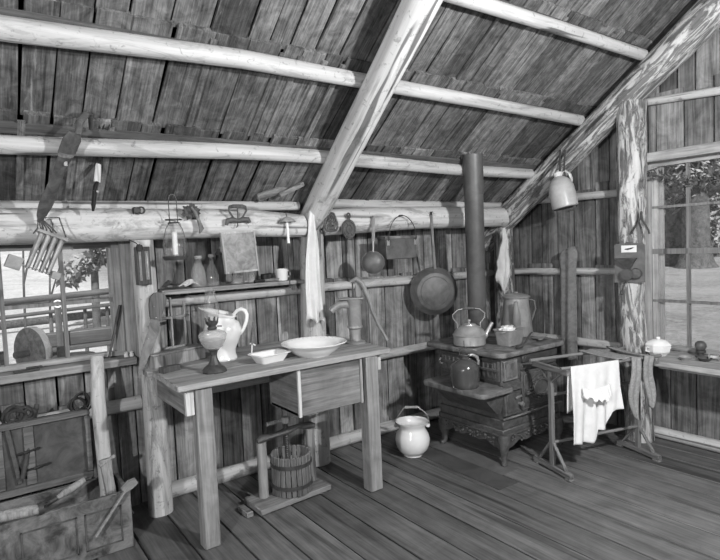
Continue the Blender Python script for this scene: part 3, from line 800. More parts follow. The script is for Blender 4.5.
# domed snuffer with stick
o0 = (1.678, 3.100, 1.673)
t = thing('candle_snuffer', 'domed pale snuffer with white stick and long dark rod, on log end above mug', 'snuffer', o0)
mb = MB(); mb.lathe([(0, .034), (.02, .030), (.045, .014), (.056, 0), (.052, -.002), (.018, .02), (0, .024)], 22); mb.build('cap', M['trim'], t)
mb = MB(); mb.tube([(.0, 0, .02), (.004, 0, -.135)], [.008, .009], 10); mb.build('stick', M['candle'], t)
mb = MB(); mb.tube([(.005, .012, -.1), (.014, .03, -.42)], .0045, 6); mb.build('rod', M['darkiron'], t)
mb = MB(); mb.tube([(0, .0, .03), (0, .01, .06), (0, .03, .07), (0, .09, .07)], .003, 6); mb.build('hook', M['darkiron'], t)

# split boards lying on the log against the rafter
for k, (p, q, w, lb) in enumerate([((1.533, 3.200, 1.799), (1.877, 3.180, 1.926), .05, 'split grey board leaning up against the rafter, on the log'), ((1.673, 3.170, 1.817), (1.814, 3.100, 1.889), .03, 'smaller split stick under the grey board beside the rafter')]):
    mb = MB(); A_, B_ = Vector((0, 0, 0)), Vector(sub(q, p)); mb.bar(A_, B_, .03, w, (0, -.5, 1), .006)
    tag(mb.build('split_board', M['crate'], None, (p[0], p[1], p[2]+.03)), lb, 'board', 'split boards')

# ---- shelf and what stands on it
SZ = 1.292
t = thing('wall_shelf', 'narrow plank shelf on a pole below the spotted mirror', 'shelf', (1.4, 3.36, 1.27))
mb = MB(); mb.box(-.475, .50, -.115, .10, -.005, .022, .004); mb.build('plank', M['trimx'], t)
for x in (-.46, .44):
    mb = MB(); mb.box(x, x+.03, -.0, .10, -.05, -.006); mb.build('bracket', M['trim'], t)
def lathe_thing(name, label, cat, loc, parts, group=None, n=24):
    t = thing(name, label, cat, loc, 0, group)
    for nm, prof, mat in parts: mb = MB(); mb.lathe(prof, n); mb.build(nm, mat, t, solid=.0022 if mat in (M['clear'], M['milky']) else 0)
    return t
lathe_thing('glass_bottle', 'wide clear milk bottle on the shelf, left of the slim bottle', 'bottle', (1.165, 3.31, SZ), [('body', [(0, .003), (.040, .003), (.044, .012), (.044, .085), (.038, .11), (.022, .145), (.020, .175)], M['clear']), ('rim', [(.020, .172), (.025, .176), (.025, .192), (.019, .192), (.018, .174), (.020, .172)], M['milky'])], 'bottles on the shelf')
lathe_thing('glass_bottle', 'slim clear bottle with narrow neck on the shelf, between wide and dark bottles', 'bottle', (1.255, 3.325, SZ), [('body', [(0, .003), (.036, .003), (.040, .012), (.042, .06), (.032, .10), (.014, .14), (.012, .185)], M['clear']), ('rim', [(.012, .180), (.018, .182), (.018, .198), (.011, .198), (.011, .182), (.012, .18)], M['milky'])], 'bottles on the shelf')
lathe_thing('dark_bottle', 'tall dark stoppered bottle at the back of the shelf beside the mirror', 'bottle', (1.335, 3.40, SZ), [('body', [(0, 0), (.034, 0), (.036, .01), (.036, .12), (.030, .145), (.018, .165), (.018, .19), (0, .19)], M['darkwood']), ('stopper', [(0, .19), (.022, .19), (.024, .2), (.012, .215), (.010, .23), (0, .232)], M['darkwood'])], 'bottles on the shelf')
lathe_thing('glass_tumbler', 'low clear tumbler on the shelf below the mirror', 'glass', (1.42, 3.33, SZ), [('cup', [(0, .003), (.034, .003), (.038, .055)], M['clear'])], 'tumblers on the shelf')
lathe_thing('glass_tumbler', 'narrow clear glass under the right edge of the mirror', 'glass', (1.525, 3.34, SZ), [('cup', [(0, .003), (.022, .003), (.024, .08)], M['clear'])], 'tumblers on the shelf')
# crumpled husks
t = thing('corn_husks', 'crumpled pale and dark dry husks at the left end of the shelf', 'husks', (1.05, 3.31, SZ+.012))
rn = random.Random(9)
for nm, mat, x0, n_ in (('dark_husk', M['leather'], -.06, 5), ('pale_husk', M['creamcloth'], .045, 5)):
    mb = MB()
    for k in range(n_):
        a = rn.uniform(-.5, .5); L = rn.uniform(.04, .06); cx = x0+rn.uniform(-.02, .02); cz = rn.uniform(.0, .012)
        mb.tube([(cx-L*cos(a), -.03+rn.uniform(-.02, .02), cz), (cx, -.02+rn.uniform(-.02, .02), cz+rn.uniform(.012, .03)), (cx+L*cos(a), rn.uniform(-.03, .02), cz+rn.uniform(-.004, .012))], [.006, .017, .004], 7, True, (1, .45))
    mb.build(nm, mat, t)
# mug, knife
t = thing('tin_mug', 'small white enamel mug at the right end of the shelf', 'mug', (1.735, 3.315, SZ), .1)
mb = MB(); mb.lathe([(0, .002), (.036, .002), (.039, .008), (.040, .075), (.042, .080), (.038, .080), (.036, .01), (0, .008)], 24); mb.build('cup', M['enamel'], t)
mb = MB(); mb.tube(arc((.040, 0, .045), .024, -1.45, 1.45, 12, (1, 0, 0), (0, 0, 1)), .0048, 8); mb.build('handle', M['enamel'], t)
t = thing('butcher_knife', 'knife with black handle lying on the shelf beside the white mug', 'knife', (1.60, 3.285, SZ+.011), .12)
mb = MB(); mb.tube([(-.085, 0, 0), (-.05, 0, .002), (-.01, 0, 0)], [.010, .0115, .009], 8); mb.build('handle', M['black'], t)
mb = MB(); mb.prism([(-.01, -.006), (.10, -.007), (.12, .0), (.09, .014), (-.01, .010)], -.0015, .0015, Matrix.Rotation(.5, 4, 'X')); mb.build('blade', M['tin'], t)
mb = MB(); mb.box(-.03, .03, -.025, .025, 0, .05, .004)  # black block added where only shadow lies on the shelf
tag(mb.build('shadow_block', M['black'], None, (1.66, 3.40, SZ)), 'little black block standing in for the shadow behind the knife', 'box')
# loop of string under the shelf
o0 = (1.214, 3.240, 1.268)
mb = MB(); mb.tube([(0, 0, .02), (-.016, -.004, -.02), (-.036, .0, -.066)], .0032, 6); mb.tube([(0, 0, .02), (.012, -.004, -.02), (.036, 0, -.068)], .0032, 6); mb.tube([(-.03, -.003, .002), (.0, -.006, .012), (.03, -.003, .004)], .004, 6); mb.tube([(-.036, 0, -.066), (0, 0, -.07), (.036, 0, -.068)], .003, 6)
tag(mb.build('string_loop', M['rope'], None, o0), 'triangular loop of string tied round the shelf below the bottles', 'string')

# ---- left window corner: chest, pole, cords
CX0, CX1, CY0, CY1, CZ = -.55, .62, 2.97, 3.27, .30
t = thing('tool_chest', 'worn open wooden chest full of tools under the left window', 'chest', (0, 2.97, 0))
mb = MB()
mb.box(CX0, CX1, 0, .022, 0, CZ, .003); mb.box(CX0, CX1, .28, .30, 0, CZ, .003); mb.box(CX1-.022, CX1, .022, .28, 0, CZ, .003); mb.box(CX0, CX0+.022, .022, .28, 0, CZ, .003); mb.box(CX0+.02, CX1-.02, .02, .28, 0, .02)
mb.build('chest_body', M['chest'], t)
for x0, x1 in ((.13, .365), (-.28, .0), (.40, .57)):
    mb = MB(); e = .006
    for a_, b_ in (((x0, x1), (.05, .056)), ((x0, x1), (.232, .238)), ((x0, x0+e), (.05, .238)), ((x1-e, x1), (.05, .238))): mb.box(a_[0], a_[1], -.005, .001, b_[0], b_[1])
    mb.build('panel_moulding', M['chestd'], t)
mb = MB(); mb.box(CX1, CX1+.014, .10, .20, .13, .165, .003); mb.tube([(CX1+.01, .11, .15), (CX1+.03, .12, .12), (CX1+.03, .18, .12), (CX1+.01, .19, .15)], .006, 7); mb.build('handle', M['darkiron'], t)
# lid, standing open
ld = MB(); ld.box(CX0, .50, .30, .325, .315, .685, .003)
lid = ld.build('lid', M['chestd'], t)
mb = MB(); mb.box(CX0, .50, .275, .299, .315, .35, .003); mb.box(.472, .50, .275, .299, .352, .655, .003); mb.box(CX0, .50, .275, .299, .657, .685, .003); mb.box(.19, .235, .288, .299, .352, .655, .002); mb.box(.05, .10, .290, .299, .352, .655, .002)
mb.build('lid_frame', M['chesttrim'], lid)
for x, z in ((.15, .52), (.19, .43)):
    mb = MB(); mb.bar((x, .285, z), (x+.11, .285, z+.014), .007, .011, (0, 0, 1), .002); mb.tube([(x+.035, .28, z+.004), (x+.06, .28, z+.007)], .007, 7); mb.build('hinge', M['black'], lid)
mb = MB(); mb.bar((.16, .284, .37), (.12, .284, .68), .02, .008, (0, 1, 0), .002); mb.build('strap', M['leather'], lid)

def cyl_thing(name, label, cat, parts, group=None):
    o0 = parts[0][1]
    t = thing(name, label, cat, o0, 0, group)
    for nm, p, q, r_, mat in parts:
        mb = MB(); p, q = Vector(sub(p, o0)), Vector(sub(q, o0))
        rr = r_ if isinstance(r_, list) else [r_, r_]
        mb.tube([p.lerp(q, i/(len(rr)-1)) for i in range(len(rr))], rr, 12); mb.build(nm, mat, t)
    return t
cyl_thing('wooden_mallet', 'thick round mallet lying along the front rim of the chest', 'mallet', [('head', (.01, 3.02, .326), (0.216, 2.974, 0.326), [.024, .027, .027, .024], M['tool']), ('head_band', (0.208, 2.974, 0.326), (0.229, 2.976, 0.326), .029, M['darkiron'])])
cyl_thing('wood_chisel', 'chisel with pale turned handle pointing up out of the chest', 'chisel', [('grip', (.30, 3.06, .325), (.43, 3.08, .372), [.012, .017, .019, .018, .013], M['tool']), ('ferrule', (.25, 3.055, .307), (.30, 3.06, .325), .012, M['darkiron'])])
t = thing('hatchet', 'hatchet leaning head-up against the front right corner of the chest', 'hatchet', (.60, 2.94, .33))
mb = MB(); mb.tube([(-.16, -.005, -.20), (-.08, -.006, -.10), (.0, .0, .0)], [.013, .012, .013], 10, True, (1, .6)); mb.build('handle', M['tool'], t)
mb = MB(); mb.prism([(-.03, .0), (.005, .03), (.04, .035), (.052, .01), (.02, -.012), (-.012, -.022)], -.012, .012); mb.build('head', M['tin'], t)
t = thing('wood_plane', 'dark wooden plane with crossbar standing at the right inside the chest', 'plane', (.555, 3.10, .02))
mb = MB(); mb.bar((.02, 0, .0), (-.015, .05, .41), .05, .035, (0, 1, 0), .004); mb.build('stock', M['tool'], t)
mb = MB(); mb.tube([(-.045, .03, .385), (.035, .05, .415)], [.010, .010], 8); mb.build('crossbar', M['tool'], t)
tag(log('peeled_stick', [(.52, 3.17, .02), (0.549, 3.190, 0.256), (0.541, 3.220, 0.735), (0.565, 3.300, 0.960)], [.038, .036, .035, .032], M['pole'], None, 14, 91, .06), 'pale knotty peeled stick standing in the chest, leaning on the window sill', 'stick')
cyl_thing('iron_rod', 'thin dark rod leaning in the right corner of the left window', 'rod', [('rod', (0.645, 3.400, 0.922), (0.732, 3.440, 1.217), [.006, .007, .008, .011, .008], M['darkiron'])])
def coil(name, label, c, r_, turns, mat, seed, y=0, cat='cord', th=.005):
    rn = random.Random(seed); mb = MB()
    for k in range(turns):
        a = rn.uniform(.6, 1.1); b_ = rn.uniform(.6, 1.1); ph = rn.uniform(0, 6.28); ox, oz = rn.uniform(-.3, .3)*r_, rn.uniform(-.3, .3)*r_
        mb.tube([(ox+r_*a*cos(ph+i*2*pi/18), -.006*k+.008*sin(i), oz+r_*b_*sin(ph+i*2*pi/18)) for i in range(19)], th, 6)
    return tag(mb.build(name, mat, None, c), label, cat)
coil('wire_coil', 'tangle of dark wire hung on the pale rail beside the peeled stick', (0.464, 3.330, 0.716), .05, 5, M['cord'], 4)
coil('chain_loops', 'dark chain loops hung on the pale rail at far left, above the chest lid', (0.160, 3.300, 0.717), .045, 4, M['cord'], 6, 0, 'chain', .008)
coil('rope_loops', 'dark iron rings hung on the rail above the lid strap', (0.217, 3.300, 0.720), .042, 3, M['cord'], 7, 0, 'rings', .009)
cyl_thing('leather_strap', 'dark strap draped over the rail and down the chest lid', 'strap', [('strap', (0.266, 3.320, 0.748), (.17, 3.235, .40), [.012, .012, .012], M['strap'])])
tag(MB().box(-.06, .06, -.02, .02, 0, .012, .003).box(.0, .075, -.008, .012, .012, .022, .003).build('latch_iron', M['darkiron'], None, (.235, 3.375, .916), (0, 0, .1)), 'small dark iron latch lying on the left window sill', 'latch')
for k, (x, lb) in enumerate(((.735, 'tiny white china pot at the right end of the left window sill'), (.765, 'tiny white china pot on the sill, right next to the post'))):
    mb = MB(); mb.lathe([(0, 0), (.012, 0), (.013, .012), (.008, .018), (.011, .028), (0, .034)], 14); tag(mb.build('china_pot', M['china'], None, (x, 3.385, .916)), lb, 'pot', 'tiny pots on the sill')

# ---- cloth helper and hung cloths
def cloth(name, mat, fn, nu=22, nv=30, parent=None, th=.004, loc=(0, 0, 0)):
    mb = MB(); vs = [fn(i/nu, j/nv) for j in range(nv+1) for i in range(nu+1)]
    fs = [(j*(nu+1)+i, j*(nu+1)+i+1, (j+1)*(nu+1)+i+1, (j+1)*(nu+1)+i) for j in range(nv) for i in range(nu)]
    mb.add([sub(v, loc) for v in vs], fs)
    return mb.build(name, mat, parent, loc, smooth=75, solid=th)
def interp(tab, v):
    for (a, x), (b, y) in zip(tab, tab[1:]):
        if v <= b: return x+(y-x)*(v-a)/(b-a) if b > a else y
    return tab[-1][1]
TP, TB = Vector((1.877, 3.130, 1.777)), Vector((1.876, 3.160, 1.022))
def towel(u, v):
    c = TP.lerp(TB, v); w = interp([(0, .015), (.1, .05), (.25, .075), (.45, .105), (.7, .125), (1, .135)], v)
    jag = .02*sin(u*9)*v if v > .97 else 0
    return (c.x+(u-.5)*w+.008*v*sin(v*7+1), c.y-.014*sin(u*11+v*3.5+sin(v*6))*min(1, v*4)-.005*sin(u*27-v*4)*v-.02*(1-(2*u-1)**2), c.z+jag-.05*abs(u-.35)*v)
tag(cloth('towel', M['cloth'], towel, 34, 34, None, .004, (1.879, 3.120, 1.776)), 'white towel hanging on the post under the middle rafter', 'towel')

# ------------------------------------------------------------------ counter
CT = .866
t = thing('work_counter', 'long plank work counter with two legs and a hanging box, along the wall', 'counter', (1.4, 3.05, 0))
mb = MB()
for y0, y1, xe0, xe1 in ((2.645, 2.86, .795, 2.11), (2.864, 3.10, .80, 2.125), (3.104, 3.27, .93, 2.13), (3.274, 3.44, .93, 2.135)):
    mb.box(xe0-1.4, xe1-1.4, y0-3.05, y1-3.05, CT-.032, CT, .004)
mb.box(.775-1.4, .93-1.4, 3.104-3.05, 3.20-3.05, CT-.032, CT, .003)
mb.build('tabletop', M['counter'], t)
for x, y, w in ((.935, 2.715, .085), (1.965, 2.69, .092)):
    mb = MB(); mb.box(x-1.4-w/2, x-1.4+w/2, y-3.05-w/2+.004, y-3.05+w/2-.004, 0, CT-.033, .006); mb.build('leg', M['leg'], t)
mb = MB(); mb.box(.845-1.4, .862-1.4, 2.72-3.05, 3.21-3.05, CT-.17, CT-.033, .003); mb.build('end_apron', M['cratey'], t)
mb = MB(); mb.box(.846-1.4, .888-1.4, 2.695-3.05, 2.718-3.05, CT-.17, CT-.033, .002); mb.build('apron_end', M['endgrain'], t)
mb = MB(); mb.box(2.035-1.4, 2.065-1.4, 2.69-3.05, 3.36-3.05, CT-.135, CT-.034, .003); mb.build('end_apron', M['endgrain'], t)
mb = MB(); mb.box(.9-1.4, 2.0-1.4, 3.36-3.05, 3.40-3.05, CT-.12, CT-.033, .003); mb.build('back_rail', M['crate'], t)
bx = MB(); X0, X1, Y0, Y1, Z0, Z1 = 1.468-1.4, 1.905-1.4, 2.68-3.05, 3.02-3.05, CT-.305, CT-.034
bx.box(X0+.018, X1, Y0, Y0+.018, Z0, Z1, .003); bx.box(X0, X1, Y1, Y1+.018, Z0, Z1); bx.box(X0, X1, Y0+.018, Y1, Z0, Z0+.016)
box = bx.build('hanging_box', M['crate'], t)
mb = MB(); mb.box(X0, X0+.017, Y0+.012, Y1, Z0, Z1, .002); mb.build('box_side', M['cratey'], box)
mb = MB(); mb.box(X1-.017, X1, Y0+.019, Y1, Z0+.017, Z1, .002); mb.build('box_side', M['cratey'], box)
mb = MB(); mb.box(X0, X0+.017, Y0-.004, Y0+.011, Z0-.004, Z1, .001); mb.build('corner_strip', M['endgrain'], box)
mb = MB(); mb.box(X1-.016, X1, Y0-.012, Y0-.001, Z0-.004, Z1, .002); mb.build('runner', M['trim'], box)

# ---- on the counter
t = thing('candle_box', 'low wooden box against the wall at the left end of the counter', 'box', (.975, 3.235, CT), .27)
mb = MB(); mb.box(-.17, .17, -.05, -.038, 0, .07, .003); mb.box(-.17, .17, .038, .05, 0, .07, .003); mb.box(-.17, -.158, -.038, .038, 0, .07, .002); mb.box(.158, .17, -.038, .038, 0, .07, .002); mb.box(-.158, .158, -.038, .038, 0, .012); mb.build('body', M['tool'], t)
mb = MB(); mb.box(-.178, .178, -.058, .058, .071, .083, .003); mb.build('lid', M['tool'], t)
t = thing('lattice_frame', 'small wooden window lattice standing on the low box against the wall', 'frame', (.985, 3.27, CT+.0835), .27)
mb = MB()
for x in (-.10, -.015, .075): mb.box(x-.006, x+.006, -.007, .007, 0, .27 if x != -.015 else .30, .002)
mb.box(-.12, .105, -.009, .009, .175, .19, .002); mb.box(-.11, .085, -.008, .008, 0, .013, .002)
mb.build('lattice', M['tool'], t)
tag(MB().box(-.055, .055, -.022, .022, 0, .032, .003).build('whetstone', M['darkwood'], None, (.872, 3.02, CT), (0, 0, .33)), 'small dark block lying in front of the low wooden box', 'block')

LP = (1.05, 2.825, CT)
t = thing('oil_lamp', 'glass oil lamp with dark pedestal foot standing before the white pitcher', 'lamp', LP)
mb = MB(); mb.lathe([(0, 0), (.064, 0), (.066, .008), (.056, .024), (.034, .042), (.022, .065), (.017, .09), (.022, .112), (.030, .120), (0, .120)], 10); mb.build('foot', M['darkiron'], t, smooth=20)
mb = MB(); mb.lathe([(.026, .121), (.045, .135), (.068, .175), (.073, .20), (.064, .212), (.040, .222), (.024, .226)], 28); mb.build('font', M['milky'], t, solid=.003)
mb = MB(); mb.lathe([(0, .128), (.040, .137), (.060, .172), (0, .173)], 24); mb.build('oil', M['tinlight'], t)
mb = MB(); mb.lathe([(.0, .226), (.022, .226), (.026, .236), (.020, .245), (.030, .258), (.033, .268), (.022, .272), (0, .276)], 20)
for k in range(8):
    a = k*pi/4; mb.bar((.030*cos(a), .030*sin(a), .262), (.037*cos(a), .037*sin(a), .292), .010, .002, (0, 0, 1))
mb.tube([(.02, -.02, .245), (.04, -.036, .245)], .004, 6); mb.build('burner', M['darkiron'], t)
mb = MB(); mb.lathe([(.028, .268), (.040, .31), (.042, .335), (.030, .39), (.026, .45), (.028, .455)], 24); mb.build('chimney', M['thin'], t, solid=.0015)

t = thing('white_pitcher', 'tall white china pitcher on the counter behind the oil lamp', 'pitcher', (1.215, 3.10, CT+.004), R(-33))
mb = MB(); n = 36; rows = [(.070, 0, 0), (.074, .006, 0), (.066, .03, 0), (.066, .06, 0), (.085, .10, 0), (.104, .15, .0), (.106, .18, 0), (.094, .215, 0), (.072, .245, .004), (.066, .27, .014), (.076, .288, .026), (.084, .300, .040)]
vs = []; fs = []
for r_, z, lip in rows:
    for k in range(n):
        a = 2*pi*k/n; c = max(0, -cos(a))**4
        vs.append((r_*cos(a)-lip*c*1.25, r_*sin(a)*(1-.18*(lip*9)*c), z+(lip*.35)*c-(.05*max(0, z-.215)/.09)*(.5+.5*cos(a))))
for q in range(len(rows)-1):
    fs += [(q*n+k, q*n+(k+1) % n, (q+1)*n+(k+1) % n, (q+1)*n+k) for k in range(n)]
fs.append(tuple(range(n))[::-1])
mb.add(vs, fs); mb.build('body', M['china'], t, solid=.006)
mb = MB(); CR = [(.060, .232), (.070, .262), (.090, .285), (.115, .292), (.136, .282), (.146, .258), (.144, .232), (.136, .205), (.124, .178), (.112, .158), (.100, .145)]
mb.tube([(x, 0, z) for x, z in CR], [.009, .010, .0105, .011, .011, .011, .0105, .010, .0095, .009, .008], 10, True, (1, .8)); mb.build('handle', M['china'], t)

t = thing('carving_fork', 'thin fork with dark handle leaning on the wall left of the white tray', 'fork', (1.381, 3.064, 0.868)); t.scale = (1.5, 1.5, 1.5)
mb = MB(); mb.tube([(-.01, -.01, .003), (.012, .03, .04)], [.0028, .0032], 8); mb.build('tine', M['china'], t)
mb = MB(); mb.tube([(.004, .034, .046), (.016, .032, .043), (.026, .026, .036)], .0032, 8); mb.build('guard', M['china'], t)
mb = MB(); mb.tube([(.012, .03, .04), (.03, .06, .075), (.056, .10, .118)], [.0055, .007, .0065], 8); mb.build('handle', M['leatherl'], t)

t = thing('white_tray', 'small rectangular white enamel tray on the counter, left of the large bowl', 'tray', (1.385, 2.845, CT), .12)
def rrect(w, h, r_, n=5):
    o = []
    for cx, cy, a0 in ((w-r_, h-r_, 0), (-w+r_, h-r_, 90), (-w+r_, -h+r_, 180), (w-r_, -h+r_, 270)):
        for k in range(n+1): a = R(a0+90*k/n); o.append((cx+r_*cos(a), cy+r_*sin(a)))
    return o
mb = MB(); lv = [(rrect(.072, .042, .015), 0), (rrect(.098, .066, .02), .046), (rrect(.106, .074, .02), .048), (rrect(.106, .074, .02), .051), (rrect(.095, .063, .02), .049), (rrect(.070, .040, .014), .006)]
n = len(lv[0][0]); vs = [(x, y, z) for L_, z in lv for x, y in L_]
fs = [(q*n+k, q*n+(k+1) % n, (q+1)*n+(k+1) % n, (q+1)*n+k) for q in range(len(lv)-1) for k in range(n)]+[tuple(range(n))[::-1], tuple((len(lv)-1)*n+k for k in range(n))]
mb.add(vs, fs); tray = mb.build('basin', M['enamel'], t)
mb = MB(); mb.tube([(x, y, .049) for x, y in rrect(.106, .074, .02)+[rrect(.106, .074, .02)[0]]], .003, 6); mb.build('rim', M['enamel'], tray)

t = thing('wash_bowl', 'large shallow white wash bowl on the counter in front of the towel post', 'bowl', (1.665, 2.82, CT))
mb = MB(); mb.lathe([(0, 0), (.095, 0), (.100, .006), (.125, .018), (.150, .042), (.166, .060), (.194, .071), (.198, .076), (.194, .079), (.166, .069), (.145, .048), (.11, .018), (.06, .010), (0, .009)], 48); mb.build('bowl', M['china'], t)
mb = MB()
for k in range(40):
    a = 2*pi*k/40; mb.lathe([(0, -.002), (.0045, 0), (0, .002)], 8, (.178*cos(a), .178*sin(a), .0745))
mb.build('rim_beading', M['china'], t)

# hand pump
t = thing('hand_pump', 'cast iron pitcher pump with long curved handle at the counter right end', 'pump', (2.06, 2.95, CT), R(-30))
mb = MB(); mb.lathe([(0, 0), (.066, 0), (.066, .012), (.040, .020), (.036, .05), (.040, .095), (.052, .105), (.052, .115), (0, .115)], 20); mb.build('base', M['tinlight'], t)
mb = MB(); mb.lathe([(0, .115), (.046, .115), (.046, .25), (.052, .262), (.054, .29), (0, .29)], 22); mb.build('barrel', M['greyenamel'], t)
mb = MB(); mb.tube([(-.03, 0, .262), (-.09, 0, .262), (-.135, 0, .235), (-.15, 0, .218)], [.034, .028, .024, .022], 12); mb.build('spout', M['greyenamel'], t)
mb = MB(); mb.box(-.10, .062, -.045, .045, .291, .303, .003); mb.box(.012, .050, -.016, .016, .303, .41, .004); mb.build('cap', M['greyenamel'], t)
mb = MB(); mb.tube([(-.004, 0, .30), (-.004, 0, .385), (.0, 0, .405)], .005, 8); mb.build('piston_rod', M['darkiron'], t)
mb = MB(); mb.tube([(-.02, -.02, .405), (.02, -.02, .425), (.055, -.02, .395), (.09, -.02, .31), (.115, -.02, .21), (.15, -.02, .12), (.185, -.02, .055), (.205, -.02, .01)], [.015, .021, .024, .021, .017, .016, .015, .017], 10, True, (1, .75)); mb.build('handle', M['greyenamel'], t)

# ---- fruit press under the counter
t = thing('fruit_press', 'small screw fruit press with slatted barrel under the counter', 'press', (1.525, 2.93, 0), R(3))
mb = MB(); mb.box(-.27, .215, -.115, .105, .012, .045, .005); mb.build('base_board', M['crate'], t)
for q in ((-.33, -.29, -.06, .06, 0, .03), (-.26, -.20, -.1, .09, 0, .011), (.14, .20, -.1, .09, 0, .011)):
    mb = MB(); mb.box(*q, .003); mb.build('base_foot', M['crate'], t)
for x, r_ in ((-.172, .029), (.172, .026)):
    mb = MB(); mb.tube([(x, .03, .045), (x, .03, .375)], r_, 14); u = mb.build('upright', M['tool'], t)
mb = MB(); mb.tube([(-.200, .03, .385), (-.17, .03, .393), (-.08, .03, .392), (0, .03, .398), (.08, .03, .408), (.17, .03, .396), (.20, .03, .386)], [.020, .026, .017, .026, .017, .026, .020], 10, True, (1, .9)); mb.build('crossbeam', M['iron'], t)
mb = MB(); pr = []
for k in range(24): pr += [(.012, .20+k*.0115), (.0155, .2058+k*.0115)]
mb.lathe([(0, .2)]+pr+[(.012, .48), (0, .485)], 14, (0, .03, 0)); mb.build('screw', M['darkiron'], t)
mb = MB(); mb.tube([(-.12, .05, .462), (-.05, .04, .468)], [.013, .011], 10); mb.tube([(-.05, .04, .468), (.14, .01, .484)], [.008, .008], 8); mb.lathe([(0, .452), (.024, .452), (.024, .487), (0, .487)], 14, (0, .03, 0)); mb.build('turning_bar', M['tool'], t)
for k in range(22):
    a = 2*pi*k/22; mb = MB()
    mb.box(-.0135, .0135, -.006, .006, 0, .235, .002, Matrix.Translation((.114*cos(a), .114*sin(a)-.01, .047)) @ Matrix.Rotation(a+pi/2, 4, 'Z')); mb.build('stave', M['stave'], t)
for z in (.10, .225):
    mb = MB(); mb.lathe([(.121, z-.011), (.125, z-.011), (.125, z+.011), (.121, z+.011), (.121, z-.011)], 32, (0, -.01, 0)); mb.build('hoop', M['darkiron'], t)
mb = MB(); mb.lathe([(0, .17), (.108, .17), (.108, .19), (0, .19)], 24, (0, -.01, 0)); mb.box(-.06, .06, -.03, .05, .19, .21, .003); mb.build('press_plate', M['crate'], t)

# ------------------------------------------------------------------ hung on the back wall, right of the middle rafter
def ring_oval(mb, c, rx, rz, th, n=26, y=0): mb.tube(arc((c[0], y, c[1]), rx, 0, 2*pi, n, (1, 0, 0), (0, 0, 1), rz), th, 6)
o0 = (2.008, 3.100, 1.670)
t = thing('iron_trivet', 'dark pear-shaped openwork trivet hanging right beside the rafter foot', 'trivet', o0, 0, 'trivets on the log')
mb = MB(); P_ = [(0, .062), (.022, .055), (.036, .025), (.048, -.01), (.050, -.038), (.036, -.056), (0, -.060)]
P2 = P_+[(-x, z) for x, z in P_[-2:0:-1]]; P2.append(P2[0]); mb.tube([(x, 0, z) for x, z in P2], .008, 7); mb.build('outline', M['iron'], t)
mb = MB(); ring_oval(mb, (0, .028), .014, .016, .005); ring_oval(mb, (-.018, -.01), .015, .016, .005); ring_oval(mb, (.018, -.01), .015, .016, .005); ring_oval(mb, (0, -.036), .02, .013, .005); mb.box(-.03, .03, -.003, .003, -.05, -.03); mb.build('openwork', M['iron'], t)
mb = MB(); mb.tube([(0, 0, .05), (0, .06, .052)], .004, 6); mb.build('nail', M['iron'], t)
o0 = (2.151, 3.100, 1.628)
t = thing('iron_trivet', 'dark solid oval trivet with ring top, hanging left of the ladle', 'trivet', o0, 0, 'trivets on the log')
mb = MB(); mb.tube([(0, .0, .05), (0, .06, .055)], .004, 6); pts = [(.056*cos(2*pi*k/28), .066*sin(2*pi*k/28)-.008) for k in range(28)]; mb.prism(pts, -.004, .008); mb.build('plate', M['iron'], t)
mb = MB(); ring_oval(mb, (0, -.008), .045, .054, .005, 26, -.005); ring_oval(mb, (0, -.008), .022, .027, .005, 22, -.005)
for k in range(6): a = k*pi/3; mb.tube([(.022*cos(a), -.005, .027*sin(a)-.008), (.045*cos(a), -.005, .054*sin(a)-.008)], .0035, 5)
mb.build('pattern', M['iron'], t)
mb = MB(); ring_oval(mb, (0, .082), .014, .017, .006, 16); mb.tube([(0, 0, .068), (0, 0, .055)], .010, 8); mb.build('ring', M['iron'], t)
o0 = (2.350, 3.100, 1.666)
t = thing('skimmer_ladle', 'large round skimmer hanging bowl down, with dark flat handle', 'ladle', o0, R(-38))
mb = MB(); mb.tube([(.008, -.01, .036), (.008, .07, .04)], .004, 6); mb.build('nail', M['darkiron'], t)
mb = MB(); mb.bar((.012, .0, .045), (.004, .0, -.135), .024, .012, (0, -1, 0), .003); mb.build('handle', M['tool'], t)
mb = MB(); mb.bar((.004, .0, -.12), (0, -.006, -.215), .012, .008, (0, -1, 0), .002); mb.build('shank', M['tin'], t)
mb = MB(); mb.lathe([(.0, -.026), (.04, -.022), (.07, -.008), (.078, .004), (.082, .004), (.082, .009), (.076, .009), (.068, -.002), (.04, -.014), (0, -.018)], 32, (0, 0, 0), Matrix.Translation((-.004, -.008, -.285)) @ Matrix.Rotation(R(90), 4, 'X') @ Matrix.Scale(-1, 4, (0, 0, 1))); mb.build('bowl', M['pan'], t)

t = thing('tin_lunch_pail', 'tin box pail hung by a thin wire bail between ladle and frying pan', 'pail', (2.62, 3.155, 1.395), R(-3))
mb = MB(); mb.box(-.14, .14, -.05, .06, 0, .165, .005); mb.build('box', M['pan'], t)
mb = MB(); mb.box(-.144, .144, -.054, .064, .148, .17, .004); mb.build('lid', M['ironworn'], t)
mb = MB(); mb.tube([(-.125, -.055, .13)]+[(-.125*cos(a), -.068, .15+.165*sin(a)) for a in [pi*k/18 for k in range(0, 19)]]+[(.125, -.055, .13)], .0035, 6); mb.build('bail', M['darkiron'], t)
for x in (-.125, .125):
    mb = MB(); mb.box(x-.012, x+.012, -.06, -.05, .10, .14, .002); mb.build('bail_ear', M['tin'], t)
mb = MB(); mb.tube([(0, -.075, .317), (0, -.02, .317), (0, .03, .315)], .004, 6); mb.build('nail', M['darkiron'], t)

